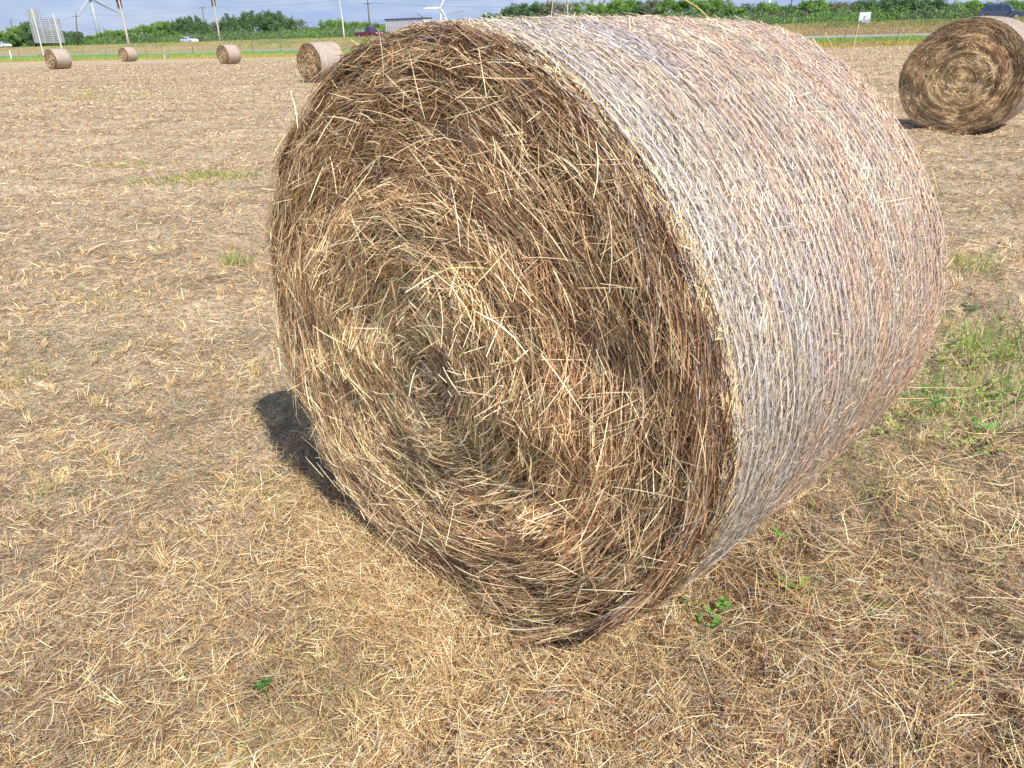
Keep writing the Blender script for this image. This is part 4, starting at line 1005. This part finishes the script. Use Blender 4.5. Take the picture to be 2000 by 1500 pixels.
# long single stalks lying in the foreground and standing on the bale
def stalk(pts, r, col, name='hay_stalk', label='', group='long single hay stalks lying on the ground'):
    P0 = [np.array(p, float) for p in pts]; out_ = []
    for i in range(len(P0) - 1):
        a, b, c, d = P0[max(i - 1, 0)], P0[i], P0[i + 1], P0[min(i + 2, len(P0) - 1)]
        for t in np.linspace(0, 1, 6, endpoint=i == len(P0) - 2):
            out_.append(.5 * ((2 * b) + (-a + c) * t + (2 * a - 5 * b + 4 * c - d) * t ** 2 + (-a + 3 * b - 3 * c + d) * t ** 3))
    m_ = MB(); m_.tube(out_, [r * (1 - .5 * k / len(out_)) for k in range(len(out_))], 6); o = m_.build(name, col, smooth=True); tag(o, label, 'hay stalk', group); return o
M_ST = mat_noise('stalk straw', [tuple(lin((206, 172, 104))), tuple(lin((236, 214, 160)))], 30, .5); M_STG = mat_noise('stalk green', [tuple(lin((170, 168, 88))), tuple(lin((206, 190, 116)))], 30, .5)
def lay(pix, r, mat, label, h=.014):
    pts = []
    for i, (a, b) in enumerate(pix): p = gnd_px(a, b); pts.append((p[0], p[1], mic(p[:1], p[1:2], np.hypot(p[:1], p[1:2]))[0] + h + .012 * math.sin(i * 1.9)))
    stalk(pts, r, mat, label=label)
lay([(1560, 1120), (1640, 1140), (1760, 1175), (1880, 1215), (1990, 1262)], .0014, M_STG, 'long yellow green stalk slanting down to the right edge, right of the bale foot')
lay([(1745, 1225), (1850, 1275), (1960, 1320), (2040, 1340)], .0015, M_ST, 'long golden stalk running off the right edge, lower one')
lay([(1480, 1420), (1560, 1395), (1680, 1385), (1720, 1400)], .0013, M_ST, 'pale arched stalk near the bottom right, above the longest one')
lay([(1560, 1500), (1640, 1462), (1720, 1440), (1800, 1420)], .0015, M_ST, 'golden stalk at the bottom edge, right of the middle')
lay([(1735, 1185), (1700, 1260), (1765, 1350), (1815, 1400)], .0013, M_STG, 'bent stalk dropping from the yellow green one at lower right')
lay([(100, 1295), (170, 1325), (250, 1385), (330, 1430)], .0014, M_ST, 'straight pale stalk in the bottom left corner')
lay([(380, 1400), (440, 1352), (520, 1330)], .0012, M_ST, 'short pale stalk beside the tiny green sprout')
lay([(440, 840), (520, 815), (600, 800)], .0012, M_ST, 'pale stalk reaching into the bale shadow')
lay([(1750, 765), (1840, 765), (1910, 752), (1960, 735)], .0015, M_ST, 'curved pale stalk over the clover patch, upper one', .05)
lay([(1740, 800), (1830, 790), (1900, 770), (1950, 748)], .0015, M_ST, 'curved pale stalk over the clover patch, lower one', .05)
lay([(1890, 910), (1960, 870), (2020, 845)], .005, plain('dark stick', (.09, .07, .05), .9), 'dark stick at the right edge below the clover patch', .03)

def stray(p0, p1, z0, z1, r, label, sag=.0):
    a = at(*p0, z0); b = at(*p1, z1); m_ = (a + b) / 2 + np.array([0, 0, sag]); stalk([a, m_, b], r, M_ST, 'hay_stalk', label, group='stalks sticking out of the huge bale')
stray((1396, 48), (1322, -8), 2.30, 2.15, .0022, 'longest pale stalk slanting up left from the far top edge of the huge bale', .01)
stray((1282, 50), (1303, 16), 2.35, 2.3, .0014, 'thin stalk leaning right, left of the longest stalk on the bale top')
stray((1475, 54), (1500, 26), 2.35, 2.3, .0014, 'thin stalk leaning right above the far end of the bale top')
stray((1457, 54), (1452, 36), 2.35, 2.3, .0013, 'short upright stalk on the bale top, right of the longest stalk')
stray((1515, 68), (1522, 44), 2.35, 2.3, .0014, 'curved short stalk at the far upper corner of the bale', .004)
stray((1640, 128), (1612, 62), 2.3, 2.25, .0016, 'tilted stalk off the upper right shoulder of the bale')
stray((1655, 150), (1677, 48), 2.3, 2.25, .0015, 'long stalk reaching up toward the small blue and white sign')
stray((1700, 165), (1683, 118), 2.3, 2.25, .0017, 'short thick stalk below the long one on the bale right shoulder')
stray((1755, 205), (1772, 178), 2.3, 2.25, .0015, 'short stalk beside the left rim of the right bale', .0)
stray((1820, 330), (1832, 372), 2.3, 2.25, .0013, 'thin drooping stalk on the right side of the huge bale')
